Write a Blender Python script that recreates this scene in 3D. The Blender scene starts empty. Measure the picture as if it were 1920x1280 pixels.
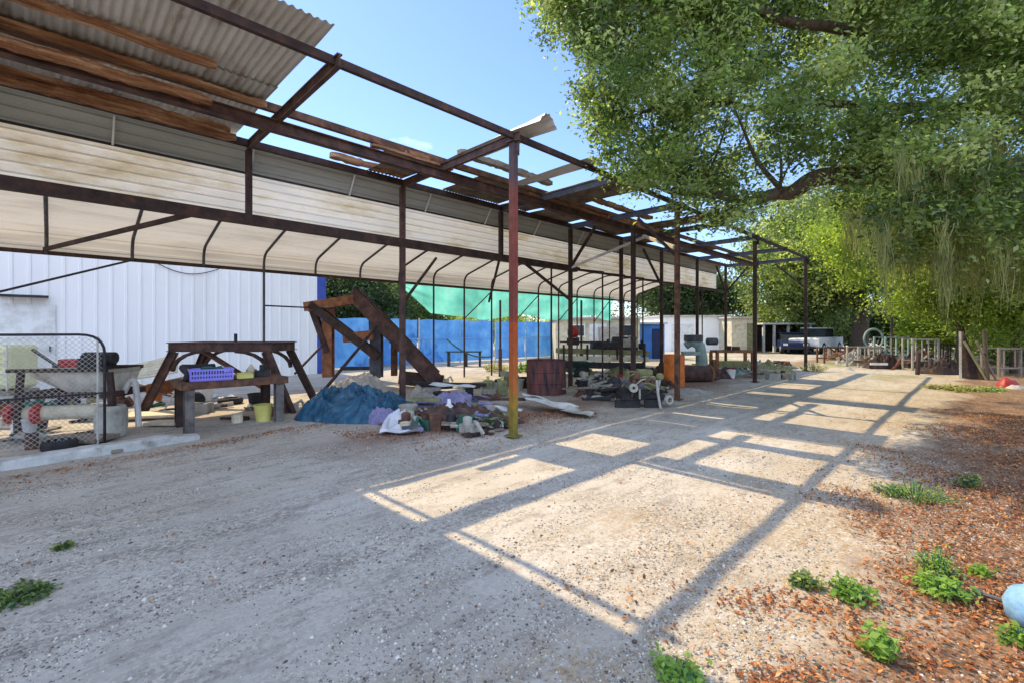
import bpy, math, random
import numpy as np
from mathutils import Vector, Matrix, noise
random.seed(7); RNG = np.random.default_rng(11)
S = bpy.context.scene; COL = S.collection; R_ = math.radians

# ------------------------------------------------------------------ camera
H = 1.5                                            # eye height; x runs along the shed, y away from the drive
FPX, HX, HY = 870.0, 960.0, 620.0
CX, CY = 0.7034, 0.7108
cam = bpy.data.cameras.new('camera'); co = bpy.data.objects.new('camera', cam); COL.objects.link(co)
co.location = (0, 0, H); co.rotation_euler = (R_(90), 0, -math.asin(CX))
cam.lens = FPX/1920*36; cam.sensor_width = 36; cam.shift_y = -20/1920; cam.clip_end = 2000; cam.clip_start = 0.05
S.camera = co
# ------------------------------------------------------------------ light
SUN = Vector((-0.10, 3.5, 4.27)).normalized()
SUN_EL = math.asin(SUN.z); SUN_AZ = math.atan2(SUN.x, SUN.y)
w = bpy.data.worlds.new('World'); S.world = w; w.use_nodes = True
nt = w.node_tree; nt.nodes.clear()
wo = nt.nodes.new('ShaderNodeOutputWorld'); bg = nt.nodes.new('ShaderNodeBackground')
sky = nt.nodes.new('ShaderNodeTexSky'); sky.sky_type = 'NISHITA'; sky.sun_disc = False
sky.sun_elevation = SUN_EL; sky.sun_rotation = SUN_AZ; sky.air_density = 1.0; sky.dust_density = 0.15; sky.ozone_density = 2.5
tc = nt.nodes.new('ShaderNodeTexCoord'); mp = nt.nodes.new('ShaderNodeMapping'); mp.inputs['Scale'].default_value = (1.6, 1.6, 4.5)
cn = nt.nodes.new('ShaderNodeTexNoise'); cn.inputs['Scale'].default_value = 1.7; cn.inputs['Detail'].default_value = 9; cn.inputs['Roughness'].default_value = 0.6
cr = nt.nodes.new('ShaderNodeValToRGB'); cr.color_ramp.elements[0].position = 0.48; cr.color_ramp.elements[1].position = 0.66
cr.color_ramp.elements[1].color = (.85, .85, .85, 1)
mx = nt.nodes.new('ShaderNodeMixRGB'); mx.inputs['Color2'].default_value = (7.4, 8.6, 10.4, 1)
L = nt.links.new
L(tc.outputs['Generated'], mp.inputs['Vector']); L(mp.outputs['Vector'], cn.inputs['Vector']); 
sp = nt.nodes.new('ShaderNodeVectorMath'); sp.operation = 'DOT_PRODUCT'; sp.inputs[1].default_value = (-.62, -.66, .25)  # more bright cloud added behind the camera, out of view, to fill the shade
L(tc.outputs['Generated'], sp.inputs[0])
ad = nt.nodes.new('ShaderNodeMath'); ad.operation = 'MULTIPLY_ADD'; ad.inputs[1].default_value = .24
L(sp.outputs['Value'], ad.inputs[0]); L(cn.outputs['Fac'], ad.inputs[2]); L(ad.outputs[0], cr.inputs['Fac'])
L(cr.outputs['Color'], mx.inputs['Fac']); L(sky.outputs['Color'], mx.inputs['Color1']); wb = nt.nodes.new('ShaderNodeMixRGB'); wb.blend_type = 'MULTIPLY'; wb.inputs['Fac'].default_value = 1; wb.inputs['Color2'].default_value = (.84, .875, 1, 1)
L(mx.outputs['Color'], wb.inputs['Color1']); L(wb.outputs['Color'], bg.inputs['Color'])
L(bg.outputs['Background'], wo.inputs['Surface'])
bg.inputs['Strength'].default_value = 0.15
sl = bpy.data.lights.new('sun', 'SUN'); so = bpy.data.objects.new('sun', sl); COL.objects.link(so)
sl.energy = 3.6; sl.angle = R_(0.5); sl.color = (1, .80, .50)
so.rotation_euler = SUN.to_track_quat('Z', 'Y').to_euler(); so.location = (0, 0, 60)
S.view_settings.view_transform = 'Standard'; S.view_settings.look = 'None'; S.view_settings.gamma = 1
S.view_settings.exposure = 0.88

# ------------------------------------------------------------------ helpers
def P(px, py, d):                                  # the place d metres ahead seen at a photo pixel
    u = (px-HX)/FPX; v = (HY-py)/FPX
    return Vector((d*(CX+u*CY), d*(CY-u*CX), H+v*d))
def G(px, py, z=0.0):                              # the place on the ground
    return P(px, py, (H-z)*FPX/(py-HY))
def PY(px, py, y):                                 # the place on the upright plane y
    u = (px-HX)/FPX
    return P(px, py, y/(CY-u*CX))
FWD = Vector((CX, CY, 0)); RGT = Vector((CY, -CX, 0)); UP = Vector((0, 0, 1))
RZ = math.atan2(RGT.y, RGT.x)
OFF = {}
class MB:
    def __init__(s, M=None): s.v = []; s.f = []; s.M = M
    def add(s, vs, fs):
        b = len(s.v)
        s.v += [(s.M @ Vector(p)) if s.M else Vector(p) for p in vs]
        s.f += [tuple(i+b for i in f) for f in fs]; return s
    def box(s, c, sz, rot=None):
        c = Vector(c); x, y, z = (q/2 for q in sz); vs = []
        for dz in (-z, z):
            for dx, dy in ((-x, -y), (x, -y), (x, y), (-x, y)):
                p = Vector((dx, dy, dz)); vs.append(c+(rot @ p if rot else p))
        return s.add(vs, [(3,2,1,0),(4,5,6,7),(0,1,5,4),(1,2,6,5),(2,3,7,6),(3,0,4,7)])
    def bar(s, p, q, wd, ht=None, up=(0, 0, 1)):
        p = Vector(p); q = Vector(q); ht = ht or wd; d = (q-p).normalized(); up = Vector(up)
        if abs(d.dot(up)) > .98: up = Vector((0, 1, 0)) if abs(d.y) < .9 else Vector((1, 0, 0))
        a = d.cross(up).normalized(); b = a.cross(d).normalized()
        vs = [e+a*sx*wd/2+b*sy*ht/2 for e in (p, q) for sx, sy in ((-1,-1),(1,-1),(1,1),(-1,1))]
        return s.add(vs, [(0,1,2,3),(7,6,5,4),(0,4,5,1),(1,5,6,2),(2,6,7,3),(3,7,4,0)])
    def ibeam(s, p, q, wd, ht, t=.014, up=(0, 0, 1)):
        p = Vector(p); q = Vector(q); d = (q-p).normalized(); u = Vector(up)
        if abs(d.dot(u)) > .98: u = Vector((0, 1, 0))
        a = d.cross(u).normalized(); b = a.cross(d).normalized(); o = b*(ht/2-t/2)
        s.bar(p+o, q+o, wd, t, b); s.bar(p-o, q-o, wd, t, b); s.bar(p, q, t, ht-2*t-.002, b); return s
    def tube(s, path, r, n=8, cap=True):
        path = [Vector(p) for p in path]; m = len(path); vs = []; fs = []; prev = None
        for i, p in enumerate(path):
            d = (path[min(i+1, m-1)]-path[max(i-1, 0)]).normalized()
            if prev is None:
                a = d.cross(Vector((0, 0, 1)) if abs(d.z) < .9 else Vector((1, 0, 0))).normalized()
            else:
                a = (prev-d*prev.dot(d)).normalized()
            prev = a; b = d.cross(a); rr = r[i] if isinstance(r, (list, tuple)) else r
            for k in range(n):
                t = 2*math.pi*k/n; vs.append(p+(a*math.cos(t)+b*math.sin(t))*rr)
        for i in range(m-1):
            for k in range(n):
                fs.append((i*n+k, i*n+(k+1) % n, (i+1)*n+(k+1) % n, (i+1)*n+k))
        if cap: fs += [tuple(range(n))[::-1], tuple((m-1)*n+k for k in range(n))]
        return s.add(vs, fs)
    def lathe(s, prof, c, n=24, axis=None, wob=0):
        c = Vector(c); q = Vector(axis).to_track_quat('Z', 'Y').to_matrix() if axis else None; vs = []; fs = []
        for j, (r, z) in enumerate(prof):
            for k in range(n):
                t = 2*math.pi*k/n; rr = r*(1+wob*noise.noise(Vector((math.cos(t)*2, math.sin(t)*2, z*3))))
                p = Vector((rr*math.cos(t), rr*math.sin(t), z)); vs.append(c+(q @ p if q else p))
        for j in range(len(prof)-1):
            for k in range(n): fs.append((j*n+k, j*n+(k+1) % n, (j+1)*n+(k+1) % n, (j+1)*n+k))
        return s.add(vs, fs)
    def grid(s, nu, nv, fn):
        vs = [fn(i/nu, j/nv) for j in range(nv+1) for i in range(nu+1)]
        fs = [(j*(nu+1)+i, j*(nu+1)+i+1, (j+1)*(nu+1)+i+1, (j+1)*(nu+1)+i) for j in range(nv) for i in range(nu)]
        return s.add(vs, fs)
    def corr(s, o, eu, ev, wu, lv, pitch=.076, amp=.011, nv=4, warp=0, seed=0, seg=6):
        o = Vector(o); eu = Vector(eu).normalized(); ev = Vector(ev).normalized(); en = eu.cross(ev)
        nu = max(2, int(wu/pitch*seg))
        def fn(a, b):
            h = amp*math.sin(2*math.pi*a*wu/pitch)
            if warp: h += warp*noise.noise(Vector((a*wu*1.3+seed, b*lv*1.1, seed*.7)))
            return o+eu*a*wu+ev*b*lv+en*h
        return s.grid(nu, nv, fn)
    def ribbed(s, prof, x0, x1, nx=2):              # a profile of (y, z) pulled along x
        return s.grid(len(prof)-1, nx, lambda a, b: Vector((x0+(x1-x0)*b,)+tuple(prof[round(a*(len(prof)-1))])))
    def build(s, name, mat, parent=None, smooth=False, bevel=0, label=None, origin=None):
        if not s.v: return None
        if parent is not None: off = OFF[parent.name]
        elif origin is not None: off = Vector(origin)
        else:
            n = len(s.v); off = Vector((sum(p.x for p in s.v)/n, sum(p.y for p in s.v)/n, min(p.z for p in s.v)))
        me = bpy.data.meshes.new(name); me.from_pydata([tuple(p-off) for p in s.v], [], s.f); me.update()
        me.materials.append(mat)
        if smooth: me.polygons.foreach_set('use_smooth', [True]*len(me.polygons))
        o = bpy.data.objects.new(name, me); COL.objects.link(o); OFF[o.name] = off
        if parent is not None: o.parent = parent
        else: o.location = off
        if bevel:
            m = o.modifiers.new('bevel', 'BEVEL'); m.width = bevel; m.segments = 2; m.limit_method = 'ANGLE'
        if label: o['label'] = label
        return o
def thing(name, label, cat, loc, group=None):
    o = bpy.data.objects.new(name, None); COL.objects.link(o); o.location = loc; o.empty_display_size = .2
    OFF[o.name] = Vector(loc); o['label'] = label; o['category'] = cat
    if group: o['group'] = group
    return o
def tag(o, label, cat, group=None, kind=None):
    if label: o['label'] = label
    if cat: o['category'] = cat
    if group: o['group'] = group
    if kind: o['kind'] = kind
    return o
def at(loc, rz=0): return Matrix.Translation(Vector(loc)) @ Matrix.Rotation(rz, 4, 'Z')
def bent(pts, n=6):                                 # rounds the corners of a polyline
    pts = [Vector(p) for p in pts]; out = [pts[0]]
    for a, b, c in zip(pts, pts[1:], pts[2:]):
        r = min((a-b).length, (c-b).length, .32)*.8
        p = b+(a-b).normalized()*r; q = b+(c-b).normalized()*r
        for k in range(n+1):
            t = k/n; out.append(p*(1-t)**2+b*2*t*(1-t)+q*t*t)
    out.append(pts[-1]); return out

# ------------------------------------------------------------------ materials
def N(t, ty, **kw):
    n = t.nodes.new(ty)
    for k, v in kw.items(): setattr(n, k, v)
    return n
def ramp(t, stops):
    r = N(t, 'ShaderNodeValToRGB'); e = r.color_ramp.elements
    while len(e) < len(stops): e.new(.5)
    for el, (p, c) in zip(e, stops): el.position = p; el.color = (*c, 1)
    return r
def pm(name, stops, scale=6, rough=.8, metal=0, bump=.25, stretch=(1, 1, 1), transl=0, fine=90, finemix=.35, detail=8, alpha=None):
    m = bpy.data.materials.new(name); m.use_nodes = True; t = m.node_tree; lk = t.links.new
    b = t.nodes['Principled BSDF']; c = N(t, 'ShaderNodeTexCoord'); mp = N(t, 'ShaderNodeMapping'); mp.inputs['Scale'].default_value = stretch
    n = N(t, 'ShaderNodeTexNoise'); n.inputs['Scale'].default_value = scale; n.inputs['Detail'].default_value = detail; n.inputs['Roughness'].default_value = .65
    lk(c.outputs['Object'], mp.inputs['Vector']); lk(mp.outputs['Vector'], n.inputs['Vector'])
    r = ramp(t, stops); lk(n.outputs['Fac'], r.inputs['Fac'])
    f = N(t, 'ShaderNodeTexNoise'); f.inputs['Scale'].default_value = fine; f.inputs['Detail'].default_value = 4; lk(c.outputs['Object'], f.inputs['Vector'])
    fr = ramp(t, [(.3, (.45, .45, .45)), (.6, (1, 1, 1))]); lk(f.outputs['Fac'], fr.inputs['Fac'])
    x = N(t, 'ShaderNodeMixRGB', blend_type='MULTIPLY'); x.inputs['Fac'].default_value = finemix
    lk(r.outputs['Color'], x.inputs['Color1']); lk(fr.outputs['Color'], x.inputs['Color2']); lk(x.outputs['Color'], b.inputs['Base Color'])
    b.inputs['Roughness'].default_value = rough; b.inputs['Metallic'].default_value = metal; b.inputs['Specular IOR Level'].default_value = .3
    if bump:
        bp = N(t, 'ShaderNodeBump'); bp.inputs['Strength'].default_value = bump; bp.inputs['Distance'].default_value = .01
        lk(f.outputs['Fac'], bp.inputs['Height']); lk(bp.outputs['Normal'], b.inputs['Normal'])
    if transl:
        tr = N(t, 'ShaderNodeBsdfTranslucent'); lk(x.outputs['Color'], tr.inputs['Color'])
        ms = N(t, 'ShaderNodeMixShader'); ms.inputs['Fac'].default_value = transl
        lk(b.outputs['BSDF'], ms.inputs[1]); lk(tr.outputs['BSDF'], ms.inputs[2]); lk(ms.outputs['Shader'], t.nodes['Material Output'].inputs['Surface'])
    return m
def leafmat(name, stops, transl=.4, rough=.55, gain=1.5):
    m = bpy.data.materials.new(name); m.use_nodes = True; t = m.node_tree; lk = t.links.new; b = t.nodes['Principled BSDF']
    a = N(t, 'ShaderNodeAttribute', attribute_name='tone'); r = ramp(t, stops); lk(a.outputs['Fac'], r.inputs['Fac'])
    lk(r.outputs['Color'], b.inputs['Base Color']); b.inputs['Roughness'].default_value = rough
    if transl:
        g = N(t, 'ShaderNodeMixRGB', blend_type='MULTIPLY'); g.inputs['Fac'].default_value = 1; g.inputs['Color2'].default_value = (gain, gain*1.05, gain*.55, 1)
        lk(r.outputs['Color'], g.inputs['Color1'])
        tr = N(t, 'ShaderNodeBsdfTranslucent'); lk(g.outputs['Color'], tr.inputs['Color'])
        ms = N(t, 'ShaderNodeMixShader'); ms.inputs['Fac'].default_value = transl
        lk(b.outputs['BSDF'], ms.inputs[1]); lk(tr.outputs['BSDF'], ms.inputs[2]); lk(ms.outputs['Shader'], t.nodes['Material Output'].inputs['Surface'])
    return m
M = {}
M['rust'] = pm('rust', [(.3, (.045, .026, .02)), (.5, (.12, .06, .038)), (.7, (.24, .115, .06))], 7)
M['rust_orange'] = pm('rust_orange', [(.3, (.09, .04, .025)), (.5, (.25, .10, .045)), (.72, (.38, .18, .08))], 5)
M['rust_dark'] = pm('rust_dark', [(.3, (.022, .016, .015)), (.55, (.06, .035, .028)), (.75, (.14, .06, .035))], 6)
M['rust_maroon'] = pm('rust_maroon', [(.3, (.03, .021, .02)), (.5, (.085, .048, .04)), (.66, (.15, .08, .058)), (.76, (.16, .14, .13))], 5)
M['steel_grey'] = pm('steel_grey', [(.35, (.05, .052, .06)), (.6, (.11, .11, .125)), (.75, (.17, .10, .07))], 4, rough=.6, metal=.3)
M['galv'] = pm('galvanised_sheet', [(.28, (.24, .18, .13)), (.44, (.50, .48, .43)), (.62, (.60, .59, .56)), (.78, (.30, .21, .14))], 2.2, rough=.6, metal=.1, stretch=(2.5, .6, 1), bump=.1)
M['galv_rust'] = pm('rusted_sheet', [(.3, (.07, .05, .04)), (.5, (.20, .15, .11)), (.7, (.30, .25, .20))], 3, rough=.7, metal=.2)
M['grey_sheet'] = pm('grey_sheet', [(.3, (.28, .30, .28)), (.6, (.42, .44, .41)), (.8, (.32, .33, .29))], 1.5, rough=.6, stretch=(.35, 3, 3), bump=.05)
M['cream_panel'] = pm('cream_panel', [(.30, (.34, .27, .16)), (.42, (.64, .58, .44)), (.52, (.80, .79, .74)), (.66, (.72, .72, .69)), (.8, (.60, .56, .47))], 1.3, rough=.5, stretch=(.45, 1.4, 1.4), bump=.05, transl=.2, finemix=.15)
M['tan_panel'] = pm('tan_panel', [(.3, (.42, .40, .36)), (.5, (.58, .56, .51)), (.8, (.68, .66, .61))], 1.2, rough=.5, stretch=(.3, 2, 2), bump=.05, transl=.3, finemix=.12)
M['white_trim'] = pm('white_trim', [(.3, (.6, .6, .58)), (.7, (.82, .82, .82))], 3)
M['rotten_wood'] = pm('rotten_wood', [(.28, (.05, .024, .016)), (.42, (.20, .085, .04)), (.56, (.36, .19, .095)), (.70, (.58, .43, .28))], 5, stretch=(.35, 4, 4), bump=.6, fine=60)
M['old_wood'] = pm('weathered_wood', [(.3, (.13, .10, .075)), (.6, (.30, .25, .19)), (.8, (.42, .37, .30))], 6, stretch=(1, 4, 4), bump=.4)
M['white_wall'] = pm('white_siding', [(.25, (.74, .73, .71)), (.5, (.86, .85, .83)), (.8, (.80, .79, .77))], .7, rough=.6, stretch=(1, 1, .25), bump=.03, finemix=.08)
M['blue_trim'] = pm('blue_trim', [(.3, (.03, .06, .30)), (.7, (.06, .11, .42))], 3, rough=.5)
M['blue_fence'] = pm('blue_fence', [(.3, (.06, .20, .58)), (.5, (.09, .30, .74)), (.75, (.20, .46, .84))], 1.3, rough=.5, transl=.35, bump=.1, finemix=.1)
M['teal_cloth'] = pm('teal_cloth', [(.3, (.10, .46, .39)), (.5, (.17, .60, .50)), (.75, (.30, .72, .62))], 1.4, rough=.7, transl=.65, finemix=.1)
M['blue_tarp'] = pm('blue_tarp', [(.3, (.008, .032, .06)), (.45, (.014, .07, .125)), (.6, (.024, .105, .175)), (.72, (.10, .21, .27))], 6, rough=.32, bump=.3, fine=25)
M['purple_rag'] = pm('purple_rag', [(.3, (.14, .13, .25)), (.7, (.32, .30, .46))], 4, rough=.9, bump=.4, fine=30)
M['plastic_sheet'] = pm('pale_plastic', [(.3, (.45, .47, .52)), (.7, (.75, .76, .80))], 4, rough=.4, bump=.3, fine=25)
M['purple_plastic'] = pm('purple_plastic', [(.3, (.20, .18, .62)), (.7, (.28, .25, .75))], 3, rough=.4, finemix=.1)
M['yellow_plastic'] = pm('yellow_plastic', [(.3, (.50, .45, .10)), (.7, (.72, .66, .22))], 3, rough=.5)
M['tank_yellow'] = pm('yellowed_tank', [(.3, (.72, .68, .36)), (.7, (.86, .82, .52))], 3, rough=.5, transl=.25, finemix=.1)
M['black'] = pm('black_rubber', [(.3, (.012, .012, .013)), (.7, (.045, .042, .04))], 6, rough=.8)
M['dark_metal'] = pm('dark_metal', [(.3, (.018, .02, .023)), (.6, (.05, .05, .055)), (.8, (.11, .08, .06))], 8, rough=.6, metal=.3)
M['red_paint'] = pm('red_paint', [(.3, (.22, .02, .018)), (.6, (.48, .035, .03)), (.8, (.25, .06, .03))], 5, rough=.45)
M['orange_paint'] = pm('orange_paint', [(.25, (.22, .06, .02)), (.45, (.62, .15, .025)), (.7, (.78, .24, .04))], 4, rough=.5)
M['cream_paint'] = pm('cream_paint', [(.3, (.42, .36, .24)), (.6, (.68, .62, .46)), (.8, (.55, .46, .30))], 4)
M['olive_paint'] = pm('olive_paint', [(.3, (.10, .10, .045)), (.6, (.26, .25, .12)), (.8, (.36, .33, .2))], 5)
M['green_paint'] = pm('green_paint', [(.3, (.02, .07, .05)), (.6, (.05, .15, .11)), (.8, (.12, .16, .11))], 5)
M['pale_green_paint'] = pm('pale_green_paint', [(.3, (.16, .24, .22)), (.6, (.32, .42, .39)), (.8, (.26, .22, .16))], 5)
M['grey_paint'] = pm('grey_paint', [(.3, (.20, .19, .16)), (.5, (.40, .38, .32)), (.7, (.52, .50, .45)), (.82, (.26, .14, .07))], 4)
M['tub_paint'] = pm('cement_crusted_paint', [(.3, (.30, .28, .22)), (.5, (.52, .49, .41)), (.7, (.66, .63, .55)), (.82, (.34, .22, .12))], 4)
M['bench_leg'] = pm('bench_leg_steel', [(.3, (.06, .05, .045)), (.55, (.16, .145, .13)), (.75, (.26, .22, .18))], 5)
M['white_paint'] = pm('white_paint', [(.3, (.55, .54, .50)), (.6, (.80, .80, .78))], 4, finemix=.15)
M['pale_wood'] = pm('pale_board', [(.3, (.50, .42, .30)), (.7, (.72, .64, .50))], 4, stretch=(1, 5, 5))
M['kerb_paint'] = pm('flaking_white_paint', [(.3, (.20, .18, .15)), (.46, (.46, .46, .43)), (.7, (.62, .63, .60))], 5, bump=.4, finemix=.3)
M['concrete'] = pm('concrete', [(.3, (.27, .25, .22)), (.7, (.45, .43, .39))], 5, bump=.4)
M['blue_paint'] = pm('blue_paint', [(.3, (.008, .016, .06)), (.7, (.014, .03, .10))], 4, rough=.4)
M['sky_blue_plastic'] = pm('sky_blue_plastic', [(.3, (.16, .33, .55)), (.7, (.26, .46, .68))], 6, rough=.6, bump=.3, fine=35)
M['glass'] = pm('dark_glass', [(.3, (.02, .025, .03)), (.7, (.05, .06, .07))], 2, rough=.08, bump=0)
M['bark'] = pm('bark', [(.3, (.05, .035, .025)), (.6, (.13, .095, .065)), (.8, (.20, .16, .12))], 7, stretch=(3, 3, .7), bump=.8, fine=30)
M['stone'] = pm('stone', [(.3, (.30, .28, .25)), (.7, (.55, .53, .48))], 6)
def post_paint():                                   # front post: red primer above, orange below, mustard foot
    m = pm('banded_post_paint', [(.3, (.6, .6, .6)), (.7, (1, 1, 1))], 9); t = m.node_tree; lk = t.links.new
    b = t.nodes['Principled BSDF']; old = b.inputs['Base Color'].links[0].from_socket
    c = N(t, 'ShaderNodeTexCoord'); s = N(t, 'ShaderNodeSeparateXYZ'); lk(c.outputs['Object'], s.inputs['Vector'])
    n = N(t, 'ShaderNodeTexNoise'); n.inputs['Scale'].default_value = 9; lk(c.outputs['Object'], n.inputs['Vector'])
    a = N(t, 'ShaderNodeMath', operation='MULTIPLY_ADD'); a.inputs[1].default_value = .5; lk(n.outputs['Fac'], a.inputs[0]); lk(s.outputs['Z'], a.inputs[2])
    d = N(t, 'ShaderNodeMath', operation='DIVIDE'); d.inputs[1].default_value = 4.6; lk(a.outputs[0], d.inputs[0])
    r = ramp(t, [(.06, (.20, .17, .03)), (.15, (.34, .22, .03)), (.21, (.45, .14, .03)), (.36, (.42, .09, .025)), (.40, (.50, .10, .02)), (.43, (.22, .055, .04)), (.8, (.24, .07, .05)), (.86, (.10, .07, .075))])
    lk(d.outputs[0], r.inputs['Fac'])
    x = N(t, 'ShaderNodeMixRGB', blend_type='MULTIPLY'); x.inputs['Fac'].default_value = 1
    lk(r.outputs['Color'], x.inputs['Color1']); lk(old, x.inputs['Color2']); lk(x.outputs['Color'], b.inputs['Base Color']); return m
M['post_paint'] = post_paint()
def ground_mat():
    m = bpy.data.materials.new('sandy_gravel'); m.use_nodes = True; t = m.node_tree; lk = t.links.new; b = t.nodes['Principled BSDF']
    c = N(t, 'ShaderNodeTexCoord'); V = c.outputs['Object']
    def noi(s, d=6, ro=.6, st=None):
        n = N(t, 'ShaderNodeTexNoise'); n.inputs['Scale'].default_value = s; n.inputs['Detail'].default_value = d; n.inputs['Roughness'].default_value = ro
        if st:
            mp = N(t, 'ShaderNodeMapping'); mp.inputs['Scale'].default_value = st; lk(V, mp.inputs['Vector']); lk(mp.outputs['Vector'], n.inputs['Vector'])
        else: lk(V, n.inputs['Vector'])
        return n.outputs['Fac']
    def mix(f, a, bb, bt='MIX'):
        x = N(t, 'ShaderNodeMixRGB', blend_type=bt)
        for k, s in (('Fac', f), ('Color1', a), ('Color2', bb)):
            if isinstance(s, tuple): x.inputs[k].default_value = (*s, 1)
            elif isinstance(s, float): x.inputs[k].default_value = s
            else: lk(s, x.inputs[k])
        return x.outputs['Color']
    def rmp(s, st): r = ramp(t, st); lk(s, r.inputs['Fac']); return r.outputs['Color']
    def ma(op, a, bb, cc=None):
        x = N(t, 'ShaderNodeMath', operation=op)
        for k, s in enumerate((a, bb, cc)):
            if s is None: continue
            if isinstance(s, (int, float)): x.inputs[k].default_value = s
            else: lk(s, x.inputs[k])
        return x.outputs[0]
    sand = rmp(noi(.8, 8), [(.3, (.37, .325, .27)), (.5, (.47, .425, .36)), (.7, (.55, .51, .45))])
    vo = N(t, 'ShaderNodeTexVoronoi'); vo.inputs['Scale'].default_value = 55; lk(V, vo.inputs['Vector'])
    sv = N(t, 'ShaderNodeSeparateColor'); lk(vo.outputs['Color'], sv.inputs['Color'])
    peb = rmp(sv.outputs[0], [(.1, (.17, .14, .11)), (.4, (.36, .31, .245)), (.8, (.52, .47, .39))])
    gm = rmp(noi(1.5, 6, .7, (.3, 1.3, 1)), [(.42, (0, 0, 0)), (.62, (.75, .75, .75))])
    base = mix(gm, sand, peb)
    base = mix(.35, base, rmp(noi(38, 6, .75), [(.3, (.35, .33, .3)), (.55, (1, 1, 1))]), 'MULTIPLY')
    base = mix(rmp(noi(1.9, 8, .76, (1, 2.6, 1)), [(.51, (0, 0, 0)), (.68, (.8, .8, .8))]), base, (.19, .165, .14))
    s = N(t, 'ShaderNodeSeparateXYZ'); lk(V, s.inputs['Vector']); x, y = s.outputs['X'], s.outputs['Y']
    wob = noi(.7, 6, .65)
    # brown earth and leaf crumbs: right of the drive, and along the shed's edge
    cm = ma('MULTIPLY', rmp(ma('MULTIPLY_ADD', wob, 1.6, ma('MULTIPLY', y, -.35)), [(.0, (0, 0, 0)), (.45, (.85, .85, .85))]), rmp(noi(17, 8, .8), [(.42, (0, 0, 0)), (.56, (1, 1, 1))]))
    base = mix(cm, base, rmp(noi(60, 4, .8), [(.3, (.12, .075, .04)), (.5, (.34, .24, .13)), (.7, (.52, .42, .27))]))
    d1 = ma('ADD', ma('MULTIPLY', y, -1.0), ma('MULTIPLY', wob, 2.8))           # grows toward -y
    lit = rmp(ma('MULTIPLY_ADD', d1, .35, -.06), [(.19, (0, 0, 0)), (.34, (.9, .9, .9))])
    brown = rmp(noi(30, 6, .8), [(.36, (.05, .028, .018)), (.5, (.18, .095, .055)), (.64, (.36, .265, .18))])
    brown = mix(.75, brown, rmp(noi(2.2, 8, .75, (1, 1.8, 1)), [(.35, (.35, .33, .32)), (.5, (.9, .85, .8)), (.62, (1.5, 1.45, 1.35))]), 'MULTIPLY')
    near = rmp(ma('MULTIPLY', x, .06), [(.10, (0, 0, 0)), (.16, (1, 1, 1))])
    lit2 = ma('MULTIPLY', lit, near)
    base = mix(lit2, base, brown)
    strip = ma('MULTIPLY', rmp(ma('MULTIPLY_ADD', wob, 1.6, y), [(0, (0, 0, 0)), (1, (0, 0, 0))]), 0)
    # earth under the shed's front edge, y about 5 to 6.6
    e = ma('ABSOLUTE', ma('ADD', ma('MULTIPLY_ADD', wob, 2.4, y), -7.0), 0)
    es = ma('MULTIPLY', rmp(e, [(.25, (.85, .85, .85)), (.95, (0, 0, 0))]), rmp(ma('MULTIPLY', x, .1), [(.20, (0, 0, 0)), (.34, (1, 1, 1))]))
    base = mix(es, base, rmp(noi(22, 6, .8), [(.3, (.10, .06, .045)), (.55, (.24, .155, .115)), (.75, (.38, .30, .24))]))
    # thin dry grass beyond
    gr = ma('MULTIPLY', rmp(noi(.35, 5), [(.5, (0, 0, 0)), (.62, (.8, .8, .8))]), rmp(ma('MULTIPLY', x, .03), [(.42, (0, 0, 0)), (.6, (1, 1, 1))]))
    base = mix(gr, base, rmp(noi(14, 6), [(.35, (.10, .12, .03)), (.65, (.34, .31, .13))]))
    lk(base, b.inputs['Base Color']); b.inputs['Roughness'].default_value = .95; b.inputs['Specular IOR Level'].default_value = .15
    bp = N(t, 'ShaderNodeBump'); bp.inputs['Strength'].default_value = .55; bp.inputs['Distance'].default_value = .012
    hh = ma('ADD', ma('MULTIPLY', noi(45, 5, .7), 1.0), ma('MULTIPLY', noi(5, 5), 1.6))
    lk(hh, bp.inputs['Height']); lk(bp.outputs['Normal'], b.inputs['Normal']); return m
M['ground'] = ground_mat()
LEAF = [(0, (.024, .042, .016)), (.3, (.075, .115, .036)), (.6, (.18, .24, .08)), (1, (.46, .48, .25))]
M['leaf'] = leafmat('oak_leaf', LEAF, .55, rough=.4, gain=2.0)
M['leaf_dark'] = leafmat('dark_leaf', [(0, (.025, .05, .025)), (.5, (.07, .115, .045)), (1, (.16, .21, .09))], .4)
M['leaf_bright'] = leafmat('bright_leaf', [(0, (.07, .11, .02)), (.4, (.17, .24, .04)), (.75, (.28, .35, .06)), (1, (.40, .43, .11))], .55, gain=1.9)
M['leaf_weed'] = leafmat('weed_leaf', [(0, (.07, .14, .025)), (.5, (.18, .32, .05)), (1, (.34, .48, .11))], .5)
M['moss'] = leafmat('hanging_moss', [(0, (.09, .10, .04)), (.5, (.26, .27, .11)), (1, (.48, .48, .24))], .55)
M['leaf_dry'] = leafmat('dry_leaf', [(0, (.06, .022, .01)), (.3, (.24, .072, .02)), (.7, (.45, .15, .04)), (1, (.56, .34, .16))], .2, gain=1.1)
M['pebble'] = leafmat('pebble', [(0, (.08, .065, .05)), (.35, (.24, .205, .165)), (.7, (.42, .37, .30)), (1, (.62, .57, .48))], 0, rough=.85)
M['grass_dry'] = leafmat('dry_grass', [(0, (.16, .17, .04)), (.5, (.36, .34, .12)), (1, (.5, .46, .22))], .4)

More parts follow.
